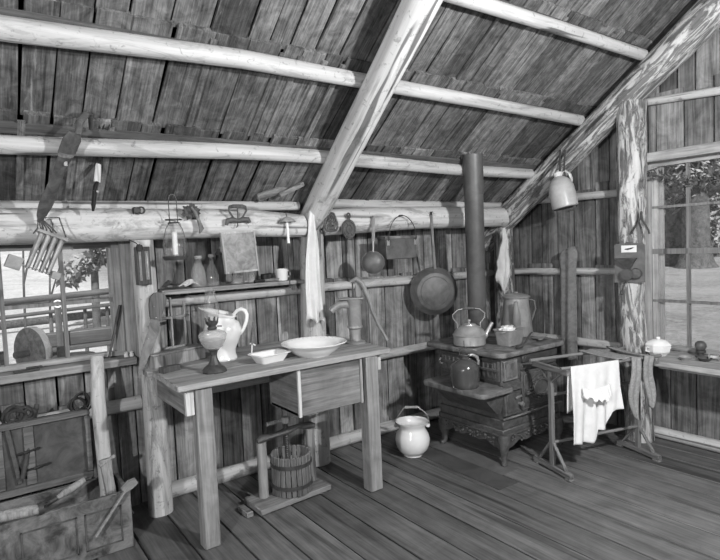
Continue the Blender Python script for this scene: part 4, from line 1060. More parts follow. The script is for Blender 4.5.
PC = (3.060, 3.250, 1.116)
t = thing('frying_pan', 'large frying pan hanging by its long handle, base facing out', 'frying pan', PC, R(-30))
mt = Matrix.Rotation(R(90), 4, 'X') @ Matrix.Rotation(0, 4, 'Z')
mb = MB(); mb.lathe([(0, .058), (.145, .058), (.152, .054), (.190, .0), (.194, -.002), (.190, -.005), (.148, .049), (0, .052)], 44, (0, 0, 0), mt); mb.build('pan', M['pan'], t)
mb = MB(); mb.tube(arc((0, -.0585, 0), .118, 0, 2*pi, 40), .003, 6); mb.build('base_ring', M['pan'], t)
hd = Matrix.Rotation(R(30), 3, 'Z') @ Vector(sub((2.925, 3.110, 1.723), PC)); h0 = Vector((.012, -.01, .175))
mb = MB(); mb.tube([Vector((.01, -.015, .165)), h0, hd*.5+h0*.5, hd], [.016, .012, .009, .013], 8, True, (1, .55)); mb.build('handle', M['tin'], t)
mb = MB(); mb.tube([hd+Vector((0, -.01, -.006)), hd+Vector((0, .0, .012)), hd+Vector((.02, .05, .016))], .006, 6); mb.build('hook', M['darkiron'], t)

# ragged cloth on the corner post
o0 = (3.766, 3.120, 1.621)
A_, B_ = Vector((3.766, 3.120, 1.604)), Vector((3.770, 3.140, 1.131))
def rag(u, v):
    c = A_.lerp(B_, v); w = interp([(0, .015), (.12, .05), (.4, .10), (.6, .145), (.8, .15), (1, .09)], v)*(1+.12*sin(v*23+2*u))
    return (c.x+(u-.5)*w+.012*sin(v*11), c.y-.022*sin(u*15+v*5)*min(1, v*3)-.02*(1-(2*u-1)**2), c.z-(.05*abs(sin(u*9))-.03*sin(u*23))*max(0, v-.55)/.45)
tag(cloth('rag', M['creamcloth'], rag, 30, 26, None, .004, o0), 'ragged white cloth hanging on the barky corner post behind the coffee pot', 'cloth')

# stoneware jug on the gable rafter
JP = (3.720, 2.512, 1.845)
t = thing('hanging_jug', 'pale stoneware jug hanging by a strap from the gable rafter', 'jug', JP, 0, None, (R(-6), R(-10), R(-40))); t.scale = (1.1, 1.1, 1.06)
mb = MB(); mb.lathe([(0, -.118), (.078, -.118), (.080, -.114), (0, -.114)], 28); mb.build('base', M['leather'], t)
mb = MB(); mb.lathe([(0, -.115), (.080, -.115), (.086, -.108), (.088, -.02), (.084, .035), (.066, .080), (.036, .106), (.026, .112), (0, .112)], 28); mb.build('body', M['stone'], t)
mb = MB(); mb.lathe([(0, .112), (.024, .112), (.030, .120), (.030, .142), (.022, .145), (0, .145)], 18); mb.build('neck', M['creamcloth'], t)
mb = MB(); mb.tube([(.028, 0, .132), (.055, 0, .142), (.078, 0, .115), (.082, 0, .075), (.075, 0, .055)], [.010, .010, .011, .010, .009], 8); mb.build('handle', M['stone'], t)
JT = (3.800, 2.557, 2.203)
e = Vector(sub((3.800, 2.566, 2.189), JP)); 
mb = MB()
# strap: loop from the rafter through the jug handle and down to the heel of the jug
w_ = JP
pts = [Vector(sub((3.830, 2.596, 2.181), JP)), Vector(sub((3.740, 2.539, 2.000), JP)), Vector(sub((3.720, 2.476, 1.923), JP)), Vector(sub((3.720, 2.420, 1.806), JP)), Vector(sub((3.720, 2.405, 1.708), JP)), Vector(sub((3.700, 2.451, 1.697), JP))]
mb.tube(pts, .008, 7, True, (1, .5)); mb.tube([Vector(sub((3.830, 2.552, 2.173), JP)), Vector(sub((3.740, 2.504, 1.995), JP)), Vector(sub((3.720, 2.467, 1.922), JP))], .007, 7, True, (1, .5))
inv = Matrix.LocRotScale(Vector((0, 0, 0)), t.rotation_euler.to_quaternion(), t.scale).inverted()
mb.v = [tuple(inv @ Vector(v)) for v in mb.v]
mb.build('strap', M['strap'], t)

# ------------------------------------------------------------------ cook stove
SO = (2.82, 2.38, 0)
t = thing('cook_stove', 'black cast iron cook stove with scrolled skirt and left hearth shelf', 'stove', SO)
mb = MB(); tp = [(.27+x*1, .34+y*1) for x, y in rrect(.36, .37, .05, 6)]
tp = [(.325+x, .34+y) for x, y in rrect(.36, .37, .055, 6)]
def slab_poly(mb, pts, z0, z1, bev=.006):
    n = len(pts); c = (sum(p[0] for p in pts)/n, sum(p[1] for p in pts)/n)
    def sc(p, d): v = Vector((p[0]-c[0], p[1]-c[1])); L = v.length; return tuple(Vector(c)+v*((L-d)/L))
    lv = [([sc(p, bev) for p in pts], z0), (pts, z0+bev), (pts, z1-bev), ([sc(p, bev) for p in pts], z1)]
    vs = [(x, y, z) for L_, z in lv for x, y in L_]
    fs = [(q*n+k, q*n+(k+1) % n, (q+1)*n+(k+1) % n, (q+1)*n+k) for q in range(3) for k in range(n)]+[tuple(range(n))[::-1], tuple(3*n+k for k in range(n))]
    mb.add(vs, fs)
slab_poly(mb, tp, .727, .760); mb.build('stove_top', M['ironworn'], t)
for x, y, r_ in ((.13, .16, .085), (.37, .16, .095), (.13, .50, .06), (.52, .42, .085)):
    mb = MB(); mb.lathe([(0, .7605), (r_-.006, .7605), (r_, .762), (r_, .7635), (r_-.008, .764), (0, .764)], 30, (x, y, 0)); mb.box(x-.018, x+.018, y-.006, y+.006, .764, .7655); mb.build('lid', M['ironworn'], t)
mb = MB(); mb.box(.02, .62, .015, .60, .30, .727, .006); mb.box(.0, .63, .0, .61, .205, .24, .006); mb.box(.012, .625, .008, .605, .24, .30, .004); mb.box(.03, .60, .02, .59, .17, .206, .004)
mb.build('body', M['iron'], t)
# front face, from left to right
def panel(mb, x0, x1, z0, z1, y=.0, d=.012, fr=.012):
    mb.box(x0, x1, y-d, y+.016, z0, z1, .003); mb.box(x0+fr, x1-fr, y-d-.006, y-d+.002, z0+fr, z1-fr, .003)
mb = MB(); panel(mb, .025, .16, .565, .70, .015, .018, .016); mb.build('draft_plate', M['ironworn'], t)
mb = MB(); mb.hexa([(.0, -.03, .505), (.185, -.03, .505), (.185, .02, .505), (.0, .02, .505), (.0, -.02, .535), (.185, -.02, .535), (.185, .02, .556), (.0, .02, .556)]); mb.build('ledge', M['iron'], t)
mb = MB(); panel(mb, .02, .185, .33, .495, .015, .02, .02)
dd = mb.build('ash_door', M['iron'], t)
mb = MB(); mb.lathe([(0, 0), (.010, 0), (.010, .02), (.018, .028), (.014, .04), (0, .043)], 14, (0, 0, 0), Matrix.Translation((.155, -.01, .40)) @ Matrix.Rotation(R(90), 4, 'X')); mb.bar((.11, -.02, .445), (.175, -.02, .45), .012, .016, (0, 0, 1), .003); mb.build('knob', M['ironworn'], dd)
mb = MB(); panel(mb, .205, .60, .335, .60, .015, .016, .018); dd = mb.build('oven_door', M['iron'], t)
mb = MB()
for rr, zz in ((.085, .006), (.055, .008)):
    mb.tube([(.40+rr*1.5*cos(2*pi*k/28), -.012, .468+rr*sin(2*pi*k/28)) for k in range(29)], zz, 6)
for k in range(10):
    a = 2*pi*k/10; mb.lathe([(0, -.014), (.011, -.006), (.014, 0), (.011, .006), (0, .014)], 8, (.40+.105*cos(a), -.01, .468+.07*sin(a)))
mb.box(.23, .255, -.03, -.008, .44, .47, .003); mb.bar((.215, -.035, .455), (.30, -.035, .455), .01, .014, (0, 0, 1), .003); mb.build('scroll_relief', M['iron'], dd)
mb = MB(); mb.box(.215, .60, -.004, .02, .665, .712, .003); mb.box(.24, .42, -.008, 0, .675, .705, .002); mb.build('slide_damper', M['darkiron'], t)
mb = MB(); panel(mb, .205, .60, .612, .655, .015, .012, .006); mb.tube([(.29, -.01, .632), (.29, -.035, .64), (.36, -.035, .64), (.36, -.01, .632)], .006, 7); mb.build('warming_drawer', M['iron'], t)
mb = MB(); mb.tube([(.0, -.008, .318), (.2, -.016, .318), (.62, -.016, .322)], .007, 7); mb.build('lower_moulding', M['ironworn'], t)
# left end
for y0, y1 in ((.03, .28), (.31, .57)):
    mb = MB(); mb.box(.002, .03, y0, y1, .56, .71, .003); mb.box(-.006, .004, y0+.02, y1-.02, .58, .69, .003)
    for k in range(5): mb.box(-.011, -.004, y0+.035+k*.04, y0+.05+k*.04, .59, .68, .002)
    d_ = mb.build('firebox_door', M['iron'], t)
    mb = MB(); mb.tube([(.0, y1-.03, .62), (-.03, y1-.03, .62), (-.04, y1-.03, .645), (-.025, y1-.03, .66)], .007, 7); mb.build('door_latch', M['ironworn'], d_)
mb = MB(); mb.bar((-.012, .02, .64), (-.012, .58, .64), .012, .018, (0, 0, 1), .003); mb.build('towel_bar', M['iron'], t)
mb = MB(); hp = [(-.085+x, .235+y) for x, y in rrect(.155, .29, .045, 6)]; slab_poly(mb, hp, .503, .535); mb.build('hearth', M['ironworn'], t)
mb = MB(); mb.hexa([(-.02, .03, .35), (.02, .03, .35), (.02, .48, .35), (-.02, .48, .35), (-.19, .0, .503), (.02, .0, .503), (.02, .49, .503), (-.19, .49, .503)]); mb.build('hearth_bracket', M['iron'], t)
# scalloped skirts
def skirt(L):
    top = [(0, 0), (L, 0)]; bot = []
    n = 60
    for i in range(n+1):
        u = 1-i/n; d = .055+.022*abs(sin(u*pi*4))+.05*(abs(2*u-1)**4); bot.append((u*L, -d))
    return [(0, 0)]+[]+[(L, 0)]+bot
for nm, L, mt in (('front', .63, Matrix.Translation((0, -.004, .21))), ('side', .61, Matrix.Translation((-.002, .61, .21)) @ Matrix.Rotation(R(-90), 4, 'Z'))):
    mb = MB(); mb.prism(skirt(L), 0, .014, mt)
    for i in range(26):
        u = (i+.5)/26; d = .03+.014*sin(u*pi*8)
        q = Matrix.Translation((u*L, -.002, -d)) ; r_ = .010+.004*sin(i*2.1)
        mb.lathe([(0, -r_), (r_*.75, -r_*.6), (r_, 0), (r_*.75, r_*.6), (0, r_)], 8, (0, 0, 0), mt @ q)
        q = Matrix.Translation((u*L, -.001, -d-.026)); r_ *= .7
        mb.lathe([(0, -r_), (r_*.75, -r_*.6), (r_, 0), (r_*.75, r_*.6), (0, r_)], 8, (0, 0, 0), mt @ q)
    mb.tube([mt @ Vector((0, -.004, -.008)), mt @ Vector((L, -.004, -.008))], .007, 6)
    mb.build('skirt', M['iron'], t)
for x, y, sx, sy in ((.03, .02, -1, -1), (.03, .56, -1, 1), (.60, .02, 1, -1), (.60, .56, 1, 1)):
    mb = MB(); mb.tube([(x, y, .20), (x+.006*sx, y+.004*sy, .16), (x+.016*sx, y+.010*sy, .11), (x+.010*sx, y+.006*sy, .06), (x+.014*sx, y+.01*sy, .025), (x+.026*sx, y+.018*sy, .012), (x+.034*sx, y+.022*sy, .0)], [.05, .046, .032, .021, .018, .022, .014], 12)
    mb.build('leg', M['iron'], t)
# stovepipe
P0_, P1_ = Vector((3.20, 2.925, .762)), Vector((3.06, 2.795, 2.135))
t = thing('stovepipe', 'tall dark sheet metal stovepipe rising from the cook stove to the roof', 'stovepipe', P0_)
d = P1_-P0_
def seg(a, b, r_, mb): mb.tube([d*a, d*b], r_, 28)
mb = MB(); seg(0, .80, .070, mb); mb.build('lower_pipe', M['pipe'], t)
mb = MB(); seg(.79, 1.0, .0735, mb); mb.build('upper_pipe', M['pipe'], t)
mb = MB(); seg(.17, .182, .0725, mb); mb.build('pipe_joint', M['pipe'], t)
mb = MB(); mb.tube([d*0, d*.012], .088, 28); mb.build('collar', M['iron'], t)
# kettle
t = thing('tea_kettle', 'shiny domed tea kettle with wire bail, left front of the stove top', 'kettle', (2.905, 2.735, .766), R(-30))
mb = MB(); mb.lathe([(0, 0), (.108, 0), (.114, .006), (.114, .066), (.120, .070), (.120, .076), (.112, .082), (.100, .105), (.075, .128), (.050, .140), (0, .142)], 40); mb.build('body', M['kettle'], t)
mb = MB(); mb.lathe([(0, .140), (.050, .140), (.048, .147), (.02, .153), (.006, .156), (.008, .162), (.014, .172), (.010, .180), (0, .182)], 24); mb.build('lid', M['kettle'], t)
mb = MB(); mb.tube([(.095, 0, .04), (.125, 0, .065), (.148, 0, .11), (.172, 0, .15)], [.024, .020, .014, .012], 14); mb.build('spout', M['kettle'], t)
mb = MB(); b_ = []
for s in (-1, 1):
    mb.tube([(s*.085, 0, .11), (s*.082, 0, .15), (s*.115, 0, .19), (s*.118, 0, .22), (s*.08, 0, .252), (s*.04, 0, .258)], .0042, 8)
mb.tube([(-.04, 0, .258), (.04, 0, .258)], .0042, 8)
mb.build('bail', M['tin'], t)
mb = MB(); mb.tube([(-.045, 0, .258), (0, 0, .261), (.045, 0, .258)], [.009, .011, .009], 12); mb.build('grip', M['darkwood'], t)
# coffee boiler
t = thing('coffee_boiler', 'tall grey enamel coffee boiler with lid, at the back of the stove', 'coffee pot', (3.43, 2.735, .766), R(-20))
mb = MB(); mb.lathe([(0, 0), (.120, 0), (.122, .006), (.092, .285), (.096, .29), (0, .29)], 32); mb.build('body', M['greyenamel'], t)
mb = MB(); mb.lathe([(0, .291), (.104, .291), (.106, .300), (.085, .312), (.04, .322), (0, .324)], 32); mb.lathe([(0, .322), (.014, .324), (.016, .335), (0, .338)], 14); mb.build('lid', M['greyenamel'], t)
mb = MB(); mb.tube([(-.06, -.09, .10), (-.075, -.12, .15), (-.085, -.135, .24), (-.092, -.145, .275)], [.035, .030, .018, .014], 12); mb.build('spout', M['greyenamel'], t)
mb = MB(); mb.tube([(.095, -.02, .275), (.14, -.03, .26), (.15, -.03, .2), (.112, -.02, .09)], .007, 8, True, (1.5, .7)); mb.build('handle', M['greyenamel'], t)
# loaf pan with paper
t = thing('grey_roasting_pan', 'squat grey pan on the stove front edge, crumpled paper inside', 'pan', (3.09, 2.53, .766), R(8))
mb = MB(); lv = [(rrect(.082, .056, .02), 0), (rrect(.098, .070, .025), .105), (rrect(.106, .078, .025), .107), (rrect(.106, .078, .025), .112), (rrect(.094, .066, .02), .110), (rrect(.078, .052, .018), .006)]
n = len(lv[0][0]); vs = [(x, y, z) for L_, z in lv for x, y in L_]
fs = [(q*n+k, q*n+(k+1) % n, (q+1)*n+(k+1) % n, (q+1)*n+k) for q in range(len(lv)-1) for k in range(n)]+[tuple(range(n))[::-1], tuple((len(lv)-1)*n+k for k in range(n))]
mb.add(vs, fs); mb.build('pan', M['greyenamel'], t)
mb = MB(); mb.tube([(-.10, -.03, .1), (-.128, -.02, .1), (-.128, .02, .1), (-.10, .03, .1)], .004, 6); mb.build('handle', M['tin'], t)
mb = MB(); rn = random.Random(3); 
bm = bmesh.new(); bmesh.ops.create_icosphere(bm, subdivisions=3, radius=1)
for v in bm.verts: k = 1+.22*sin(v.co.x*9+1)*cos(v.co.y*8)+.15*sin(v.co.z*11); v.co = Vector((v.co.x*.062*k-.02, v.co.y*.045*k, .105+v.co.z*.030*k))
mb.bm(bm); tag(mb.build('crumpled_paper', M['paper'], None, (3.09, 2.53, .768)), 'white crumpled paper sitting in the squat grey pan on the stove', 'paper')
# lid lifter, plate and spoon
t = thing('lid_lifter', 'dark curved stove lid lifter leaning on the squat grey pan', 'lid lifter', (3.05, 2.40, .772))
mb = MB(); mb.tube([(.0, 0, .0), (.05, .0, .02), (.10, .012, .055), (.15, .03, .07), (.19, .05, .068)], [.009, .009, .008, .007, .006], 8, True, (1, .7)); mb.build('bar', M['darkiron'], t)
mb = MB(); mb.tube([(-.05, 0, -.002), (.01, 0, .002)], [.010, .012], 10, True); mb.build('grip', M['darkiron'], t)
t = thing('tin_plate', 'small flat tin plate on the right side of the stove top', 'plate', (3.40, 2.50, .766))
mb = MB(); mb.lathe([(0, 0), (.04, 0), (.058, .006), (.060, .008), (.055, .009), (.04, .004), (0, .003)], 28); mb.build('plate', M['tin'], t)
t = thing('tin_spoon', 'spoon lying across the small tin plate on the stove', 'spoon', (3.38, 2.46, .779), .3)
mb = MB(); mb.tube([(-.08, 0, .0), (-.05, 0, .002), (-.03, 0, 0)], [.010, .019, .006], 10, True, (1, .25)); mb.tube([(-.035, 0, 0), (.07, 0, .006)], [.005, .007], 8, True, (1, .4)); mb.build('spoon_body', M['tinlight'], t)
# brown jug on the hearth
t = thing('brown_jug', 'dark glossy brown jug with wire bail on the stove hearth', 'jug', (2.665, 2.56, .536), R(-30))
mb = MB(); mb.lathe([(0, 0), (.088, 0), (.094, .008), (.096, .03), (.096, .115), (.090, .145), (.070, .172), (.045, .186), (.032, .190), (0, .19)], 40); mb.build('body', M['brownjug'], t)
mb = MB(); mb.lathe([(.0, .19), (.030, .19), (.030, .203), (.037, .208), (.037, .216), (.028, .217), (.026, .2), (0, .2)], 22); mb.build('neck', M['brownjug'], t)
mb = MB(); mb.tube([(.03, .0, .208), (.055, 0, .212), (.085, 0, .195), (.095, 0, .165), (.09, 0, .145)], [.010, .010, .011, .010, .009], 8); mb.build('handle', M['greyenamel'], t)
mb = MB(); mb.tube([(-.036, 0, .212), (-.03, 0, .25), (.0, 0, .268), (.0, 0, .31)], .003, 6); mb.tube([(-.075, 0, .24), (-.03, 0, .262), (.02, 0, .258)], .0035, 6); mb.build('wire', M['darkiron'], t)

# floor sheets in front of the stove
for k, (x0, x1, y0, y1, m_, z, lb, r_) in enumerate(((2.53, 2.70, 2.17, 2.93, 'sheet', 0, 'dark thin metal sheet on the floor from the white pail to the stove', -.02), (2.70, 2.86, 2.30, 2.96, 'sheetl', 0, 'paler worn metal strip on the floor under the stove front legs', 0))):
    mb = MB(); mb.box(-(x1-x0)/2, (x1-x0)/2, -(y1-y0)/2, (y1-y0)/2, 0, .004)
    tag(mb.build('floor_sheet', M[m_], None, ((x0+x1)/2, (y0+y1)/2, z), (0, 0, r_)), lb, 'metal sheet', 'floor sheets')
# white pail
t = thing('white_pail', 'white enamel chamber pail with bail on the floor by the stove', 'pail', (2.515, 2.945, 0), R(-40)); t.scale = (.95, .95, .95)
mb = MB(); mb.lathe([(0, .0), (.070, 0), (.072, .012), (.085, .02), (.112, .05), (.127, .09), (.130, .125), (.120, .165), (.100, .198), (.098, .215), (.108, .235), (.122, .252), (.124, .258), (.118, .258), (.102, .236), (.092, .215), (.094, .2), (.115, .15), (.12, .1), (.10, .04), (0, .02)], 44); mb.build('body', M['enamel'], t)
mb = MB(); mb.tube([(-.122, 0, .235), (-.12, 0, .27), (-.06, .0, .355), (-.045, .0, .362)], .004, 6); mb.tube([(.045, .0, .362), (.06, .0, .355), (.12, .0, .30), (.128, 0, .235), (.125, 0, .215)], .004, 6); mb.tube([(-.045, 0, .362), (.045, 0, .362)], .004, 6)
mb.build('bail', M['tin'], t)
mb = MB(); mb.tube([(-.048, 0, .362), (.048, 0, .362)], .010, 10); mb.build('grip', M['tool'], t)
for s in (-1, 1):
    mb = MB(); mb.lathe([(0, -.016), (.014, -.010), (.017, 0), (.014, .010), (0, .016)], 12, (s*.118, 0, .222)); mb.build('bail_ear', M['enamel'], t)

# ------------------------------------------------------------------ drying rack and washing
RO, RA = Vector((3.335, 2.03, 0)), R(-16.4)
t = thing('drying_rack', 'wooden clothes drying rack with two trestle ends before the stove', 'drying rack', RO, RA)
for s in (-1, 1):
    x = s*.355
    mb = MB(); mb.box(x-.016, x+.016, -.18, .18, .012, .045, .004); mb.box(x-.018, x+.018, -.18, -.13, 0, .013, .002); mb.box(x-.018, x+.018, .13, .18, 0, .013, .002); mb.build('foot', M['racky'], t)
    mb = MB(); mb.box(x-.013, x+.013, -.017, .017, .045, .655, .003); mb.build('post', M['rack'], t)
    for q in (-1, 1):
        mb = MB(); mb.bar((x, q*.13, .045), (x, q*.012, .19), .014, .02, (1, 0, 0), .002); mb.build('brace', M['rack'], t)
    mb = MB(); mb.box(x-.015, x+.015, -.17, .17, .655, .69, .004); mb.build('top_arm', M['racky'], t)
    mb = MB(); mb.bar((x, -.10, .657), (x, -.012, .585), .012, .018, (1, 0, 0), .002); mb.bar((x, .10, .657), (x, .012, .585), .012, .018, (1, 0, 0), .002); mb.build('brace', M['rack'], t)
for y, z in ((-.15, .70), (.15, .70), (0, .50), (0, .19)):
    mb = MB(); mb.tube([(-.40 if z > .6 else -.36, y, z), (.40 if z > .6 else .36, y, z)], .011, 10); mb.build('rail', M['rackx'], t)
RM = Matrix.Translation(RO) @ Matrix.Rotation(RA, 4, 'Z')
def rk(x, y, z): return tuple(RM @ Vector((x, y, z)))
# white bloomers folded over the front rail
GX0, GX1 = -.335, .035
def bloom(u, v):
    x = GX0+(GX1-GX0)*u
    # v 0..0.28 back fall, .28...1 front fall
    if v < .26:
        k = 1-v/.26; z = .715-.30*k*(1-.2*u); y = -.137+.004*sin(u*20)+.012*k*sin(u*12); flare = .03*k
    else:
        k = (v-.26)/.74
        bot = interp([(0, .485), (.40, .50), (.46, .48), (.50, .42), (.70, .425), (.76, .38), (.82, .325), (1, .31)], u)
        z = .715-bot*k; y = -.163-.010*k-.016*k*sin(u*13+1)-.010*k*sin(u*29+k*3); flare = .015*k
    x += (u-.42)*flare*(.9+.3*sin(v*8))
    if abs(v-.26) < .02: z += .0
    return rk(x, y, z)
gt = cloth('bloomers', M['cloth'], bloom, 64, 56, None, .004, rk(-.14, -.15, .70)); gt['label'] = 'white cotton bloomers folded over the front rail of the drying rack'; gt['category'] = 'garment'
def ruff(u, v):
    x = -.265+.21*u; sag = .055*sin(pi*u)
    z = .575-sag*.35+.05*(1-u)*.0-(.055+.010*sin(u*30))*v-.02*u*v
    y = -.182-.055*v*sin(pi*min(1, max(0, u)))**.5-.006*sin(u*46)*v
    return rk(x, y, z)
rf = cloth('lace_ruffle', M['cloth'], ruff, 60, 8, None, .003, rk(-.14, -.15, .70)); rf.parent = gt; rf.matrix_parent_inverse = Matrix.Identity(4); rf.location = (0, 0, 0)
# dark stockings at the right end
def stocking(x0, w, L, seed):
    def fn(u, v):
        if v < .22: k = v/.22; y = .17-.33*k; z = .716-.010*sin(pi*k); ww = w
        else:
            k = (v-.22)/.78; y = -.165-.008*sin(k*6+seed)-.012*sin(pi*u); z = .714-L*k; ww = w*interp([(0, 1), (.35, 1.05), (.55, 1.2), (.75, 1.0), (.92, .55), (1, .2)], k)
        x = x0+(u-.5)*ww+.01*sin(v*7+seed)
        return rk(x, y-.006*sin(u*10), z-.012*(u-.5))
    return fn
for k, (x0, w, L, lb) in enumerate(((.165, .075, .40, 'left one of two grey wool stockings over the right end of the drying rack'), (.285, .075, .34, 'shorter right-hand grey wool stocking at the right end of the drying rack'))):
    o = cloth('wool_stocking', M['greycloth'], stocking(x0, w, L, k*2.3), 12, 40, None, .010, rk(x0, -.15, .71)); tag(o, lb, 'stocking', 'wool stockings')
def topcloth(u, v):
    return rk(.03+.30*u+.02*sin(v*5), .02+.17*v, .728-.02*sin(pi*v)*0-.006*sin(u*12))
tag(cloth('folded_cloth', M['greycloth'], lambda u, v: rk(.02+.10*u, -.17+.345*v, .717-.004*sin(pi*v)+.004*sin(u*8)), 12, 24, None, .006, rk(.07, 0, .715)), 'small grey cloth laid flat over both rails beside the stockings', 'cloth')

# hanging apron by the right wall
AT, AB = Vector((4.01, 2.665, 1.43)), Vector((4.0, 2.66, .50))
def apr(u, v):
    c = AT.lerp(AB, v); w = interp([(0, .11), (.03, .15), (.08, .165), (.2, .14), (1, .145)], v)
    return (c.x-.02*(1-(2*u-1)**2)-.007*sin(u*11+v*2), c.y-(u-.5)*w, c.z-.045*(1-u)*max(0, 1-v*6))
tag(cloth('hanging_apron', M['apron'], apr, 24, 40, None, .006, tuple(AT)), 'long narrow grey cloth hanging on the right wall behind the stove', 'cloth')

# ---- coffee mill on the right post
MX = 3.855
O = (MX, 2.07, 1.30)
t = thing('coffee_mill', 'wall coffee mill with tin backboard and white label on the right post', 'coffee mill', O, R(-100)+R(0))
t.rotation_euler = (0, 0, R(-72))
# local: x across, -y towards the viewer
mb = MB(); bp = [(-.098, -.14), (.098, -.14), (.098, .125), (.085, .14), (.03, .14), (.02, .150), (-.02, .150), (-.03, .14), (-.085, .14), (-.098, .125)]
mb.prism(bp, -.004, .014); mb.build('backboard', M['pan'], t)
mb = MB(); mb.box(-.052, .048, -.007, -.003, .075, .125, .001); lb_ = mb.build('paper_label', M['paper'], t)
mb = MB(); mb.prism([(-.03, .096), (-.01, .092), (.014, .098), (.034, .108), (.02, .110), (-.004, .104), (-.024, .102)], -.0085, -.0065); mb.build('label_print', M['black'], lb_)
mb = MB(); mb.hexa([(-.014, -.03, -.045), (.006, -.03, -.045), (.006, -.004, -.045), (-.014, -.004, -.045), (-.088, -.075, .035), (.052, -.075, .035), (.052, -.004, .035), (-.088, -.004, .035)]); mb.build('hopper', M['iron'], t)
mb = MB(); mb.lathe([(0, -.055), (.036, -.055), (.042, -.045), (.042, -.01), (0, -.01)], 22, (0, 0, 0), Matrix.Translation((-.012, -.062, -.082)) @ Matrix.Rotation(R(90), 4, 'X') @ Matrix.Translation((0, 0, 0))); mb.build('grinder', M['darkiron'], t)
mb = MB(); mb.lathe([(0, 0), (.03, .006), (.040, .02), (.034, .034), (0, .04)], 20, (0, 0, 0), Matrix.Translation((.045, -.01, -.075)) @ Matrix.Rotation(R(90), 4, 'X')); mb.build('flywheel', M['iron'], t)
mb = MB(); mb.tube([(-.012, -.03, -.08), (-.03, -.04, -.15), (-.045, -.035, -.2)], .005, 7); mb.lathe([(0, -.014), (.010, -.010), (.012, 0), (.008, .014), (0, .016)], 10, (-.047, -.035, -.215)); mb.build('crank', M['darkiron'], t)
# antler-shaped cord on the post
o0 = (3.862, 1.985, 1.60)
mb = MB(); mb.tube([(0, 0, .06), (-.004, .004, .01), (-.006, .06, -.075), (-.006, .068, -.095)], .0065, 6); mb.tube([(0, 0, .06), (-.004, -.004, .01), (-.002, -.05, -.075), (0, -.055, -.1)], .0065, 6); mb.tube([(.0, 0, .05), (.0, .0, .16)], .003, 5)
tag(mb.build('forked_twig', M['strap'], None, o0), 'forked dark twig hanging on the right post above the coffee mill', 'twig')

# garland over the right window
t = thing('leaf_garland', 'dried leafy branch garland strung across the top of the right window', 'garland', (3.98, 2.04, 1.98))
rn = random.Random(15); mb = MB()
gp = [Vector(p) for p in ((-.06, .13, -.015), (-.05, .06, .0), (.02, -.01, -.04), (.06, -.10, -.08), (.08, -.25, -.125), (.08, -.42, -.135), (.08, -.70, -.11), (.08, -1.0, -.13), (.08, -1.3, -.09))]
mb.tube(gp, .006, 7); mb.tube([gp[2], gp[2]+Vector((.02, -.12, .03))], .004, 6); mb.tube([gp[1], gp[1]+Vector((.0, .02, -.16))], .004, 6); mb.build('stem', M['leather'], t)
mb = MB()
def gl(p, n, s, spread):
    for _ in range(n):
        c = p+Vector((rn.gauss(0, spread*.6), rn.gauss(0, spread), rn.gauss(0, spread)))
        a = Vector((rn.gauss(0, .5), rn.gauss(0, 1), rn.gauss(0, 1))).normalized(); b_ = a.orthogonal().normalized(); q = s*rn.uniform(.6, 1.3)
        mb.add([c-a*q, c+b_*q*.45+Vector((-.004, 0, 0)), c+a*q, c-b_*q*.45], [(0, 1, 2, 3)])
for a, b_ in zip(gp, gp[1:]):
    L = (b_-a).length; k = max(2, int(L/.035))
    for i in range(k): gl(a.lerp(b_, i/k), 6, .024, .016)
gl(gp[1]+Vector((0, 0, -.04)), 34, .026, .035); gl(gp[1]+Vector((0, .02, -.13)), 12, .022, .022)
mb.build('foliage', M['leaf'], t, smooth=180, solid=.0015)

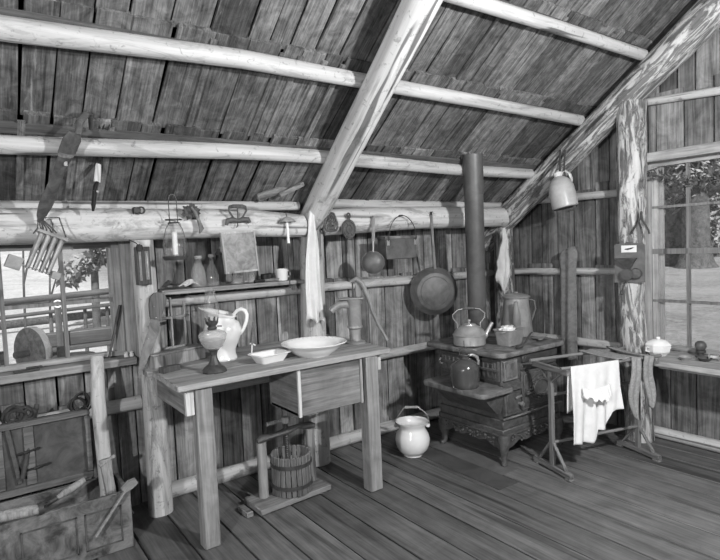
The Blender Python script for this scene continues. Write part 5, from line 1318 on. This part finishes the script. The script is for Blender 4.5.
# ---- on the right sill
SZ2 = .653
t = thing('china_sugar_bowl', 'white lidded china bowl on the right window sill', 'bowl', (3.895, 1.895, SZ2), R(-20))
mb = MB(); n = 8
mb.lathe([(0, 0), (.052, 0), (.054, .006), (.060, .014), (.076, .03), (.082, .058), (.084, .072), (0, .072)], 8, a0=pi/8, a1=2*pi+pi/8); mb.build('bowl', M['china'], t, smooth=30)
mb = MB(); mb.lathe([(0, .073), (.086, .073), (.086, .078), (.062, .100), (.03, .112), (0, .113)], 8, a0=pi/8, a1=2*pi+pi/8); mb.lathe([(0, .112), (.010, .113), (.014, .122), (.010, .130), (0, .132)], 14); mb.build('lid', M['china'], t, smooth=30)
for s in (-1, 1):
    mb = MB(); mb.tube([(s*.08, 0, .062), (s*.102, 0, .066), (s*.104, 0, .04), (s*.078, 0, .032)], .006, 8); mb.build('handle', M['china'], t)
t = thing('small_lamp', 'small dark round-topped lamp at the right end of the right window sill', 'lamp', (4.0, 1.665, SZ2))
mb = MB(); mb.lathe([(0, 0), (.030, 0), (.032, .008), (.018, .02), (.018, .03), (.030, .036), (.030, .05), (0, .052)], 20); mb.build('base', M['darkiron'], t)
mb = MB(); mb.lathe([(0, .052), (.026, .054), (.036, .075), (.034, .095), (.02, .11), (0, .114)], 20); mb.build('globe', M['pan'], t)
for k, (x, y, lb) in enumerate(((3.86, 1.70, 'pale glass dish on the sill in front of the small dark lamp'), (3.90, 1.60, 'dark glass dish at the far right of the right window sill'))):
    mb = MB(); mb.lathe([(0, 0), (.028, 0), (.042, .018), (.045, .022), (.040, .022), (.028, .006), (0, .005)], 20)
    tag(mb.build('small_dish', M['tinlight'] if k == 0 else M['darkiron'], None, (x, y, SZ2)), lb, 'dish', 'small dishes on the sill')
mb = MB(); mb.lathe([(0, -.03), (.022, -.03), (.022, -.024), (.012, -.02), (.012, .02), (.022, .024), (.022, .03), (0, .03)], 18, (0, 0, 0), Matrix.Translation((0, 0, .023)) @ Matrix.Rotation(R(90), 4, 'X'))
tag(mb.build('thread_spool', M['trim'], None, (3.95, 1.565, SZ2), (0, 0, .4)), 'small spool lying behind the dark dish on the right sill', 'spool')
mb = MB(); mb.box(-.06, .06, -.006, .006, 0, .01, .002)
tag(mb.build('folding_rule', M['darkwood'], None, (3.74, 1.915, SZ2), (0, 0, -.9)), 'thin dark stick on the near corner of the right window sill', 'stick')
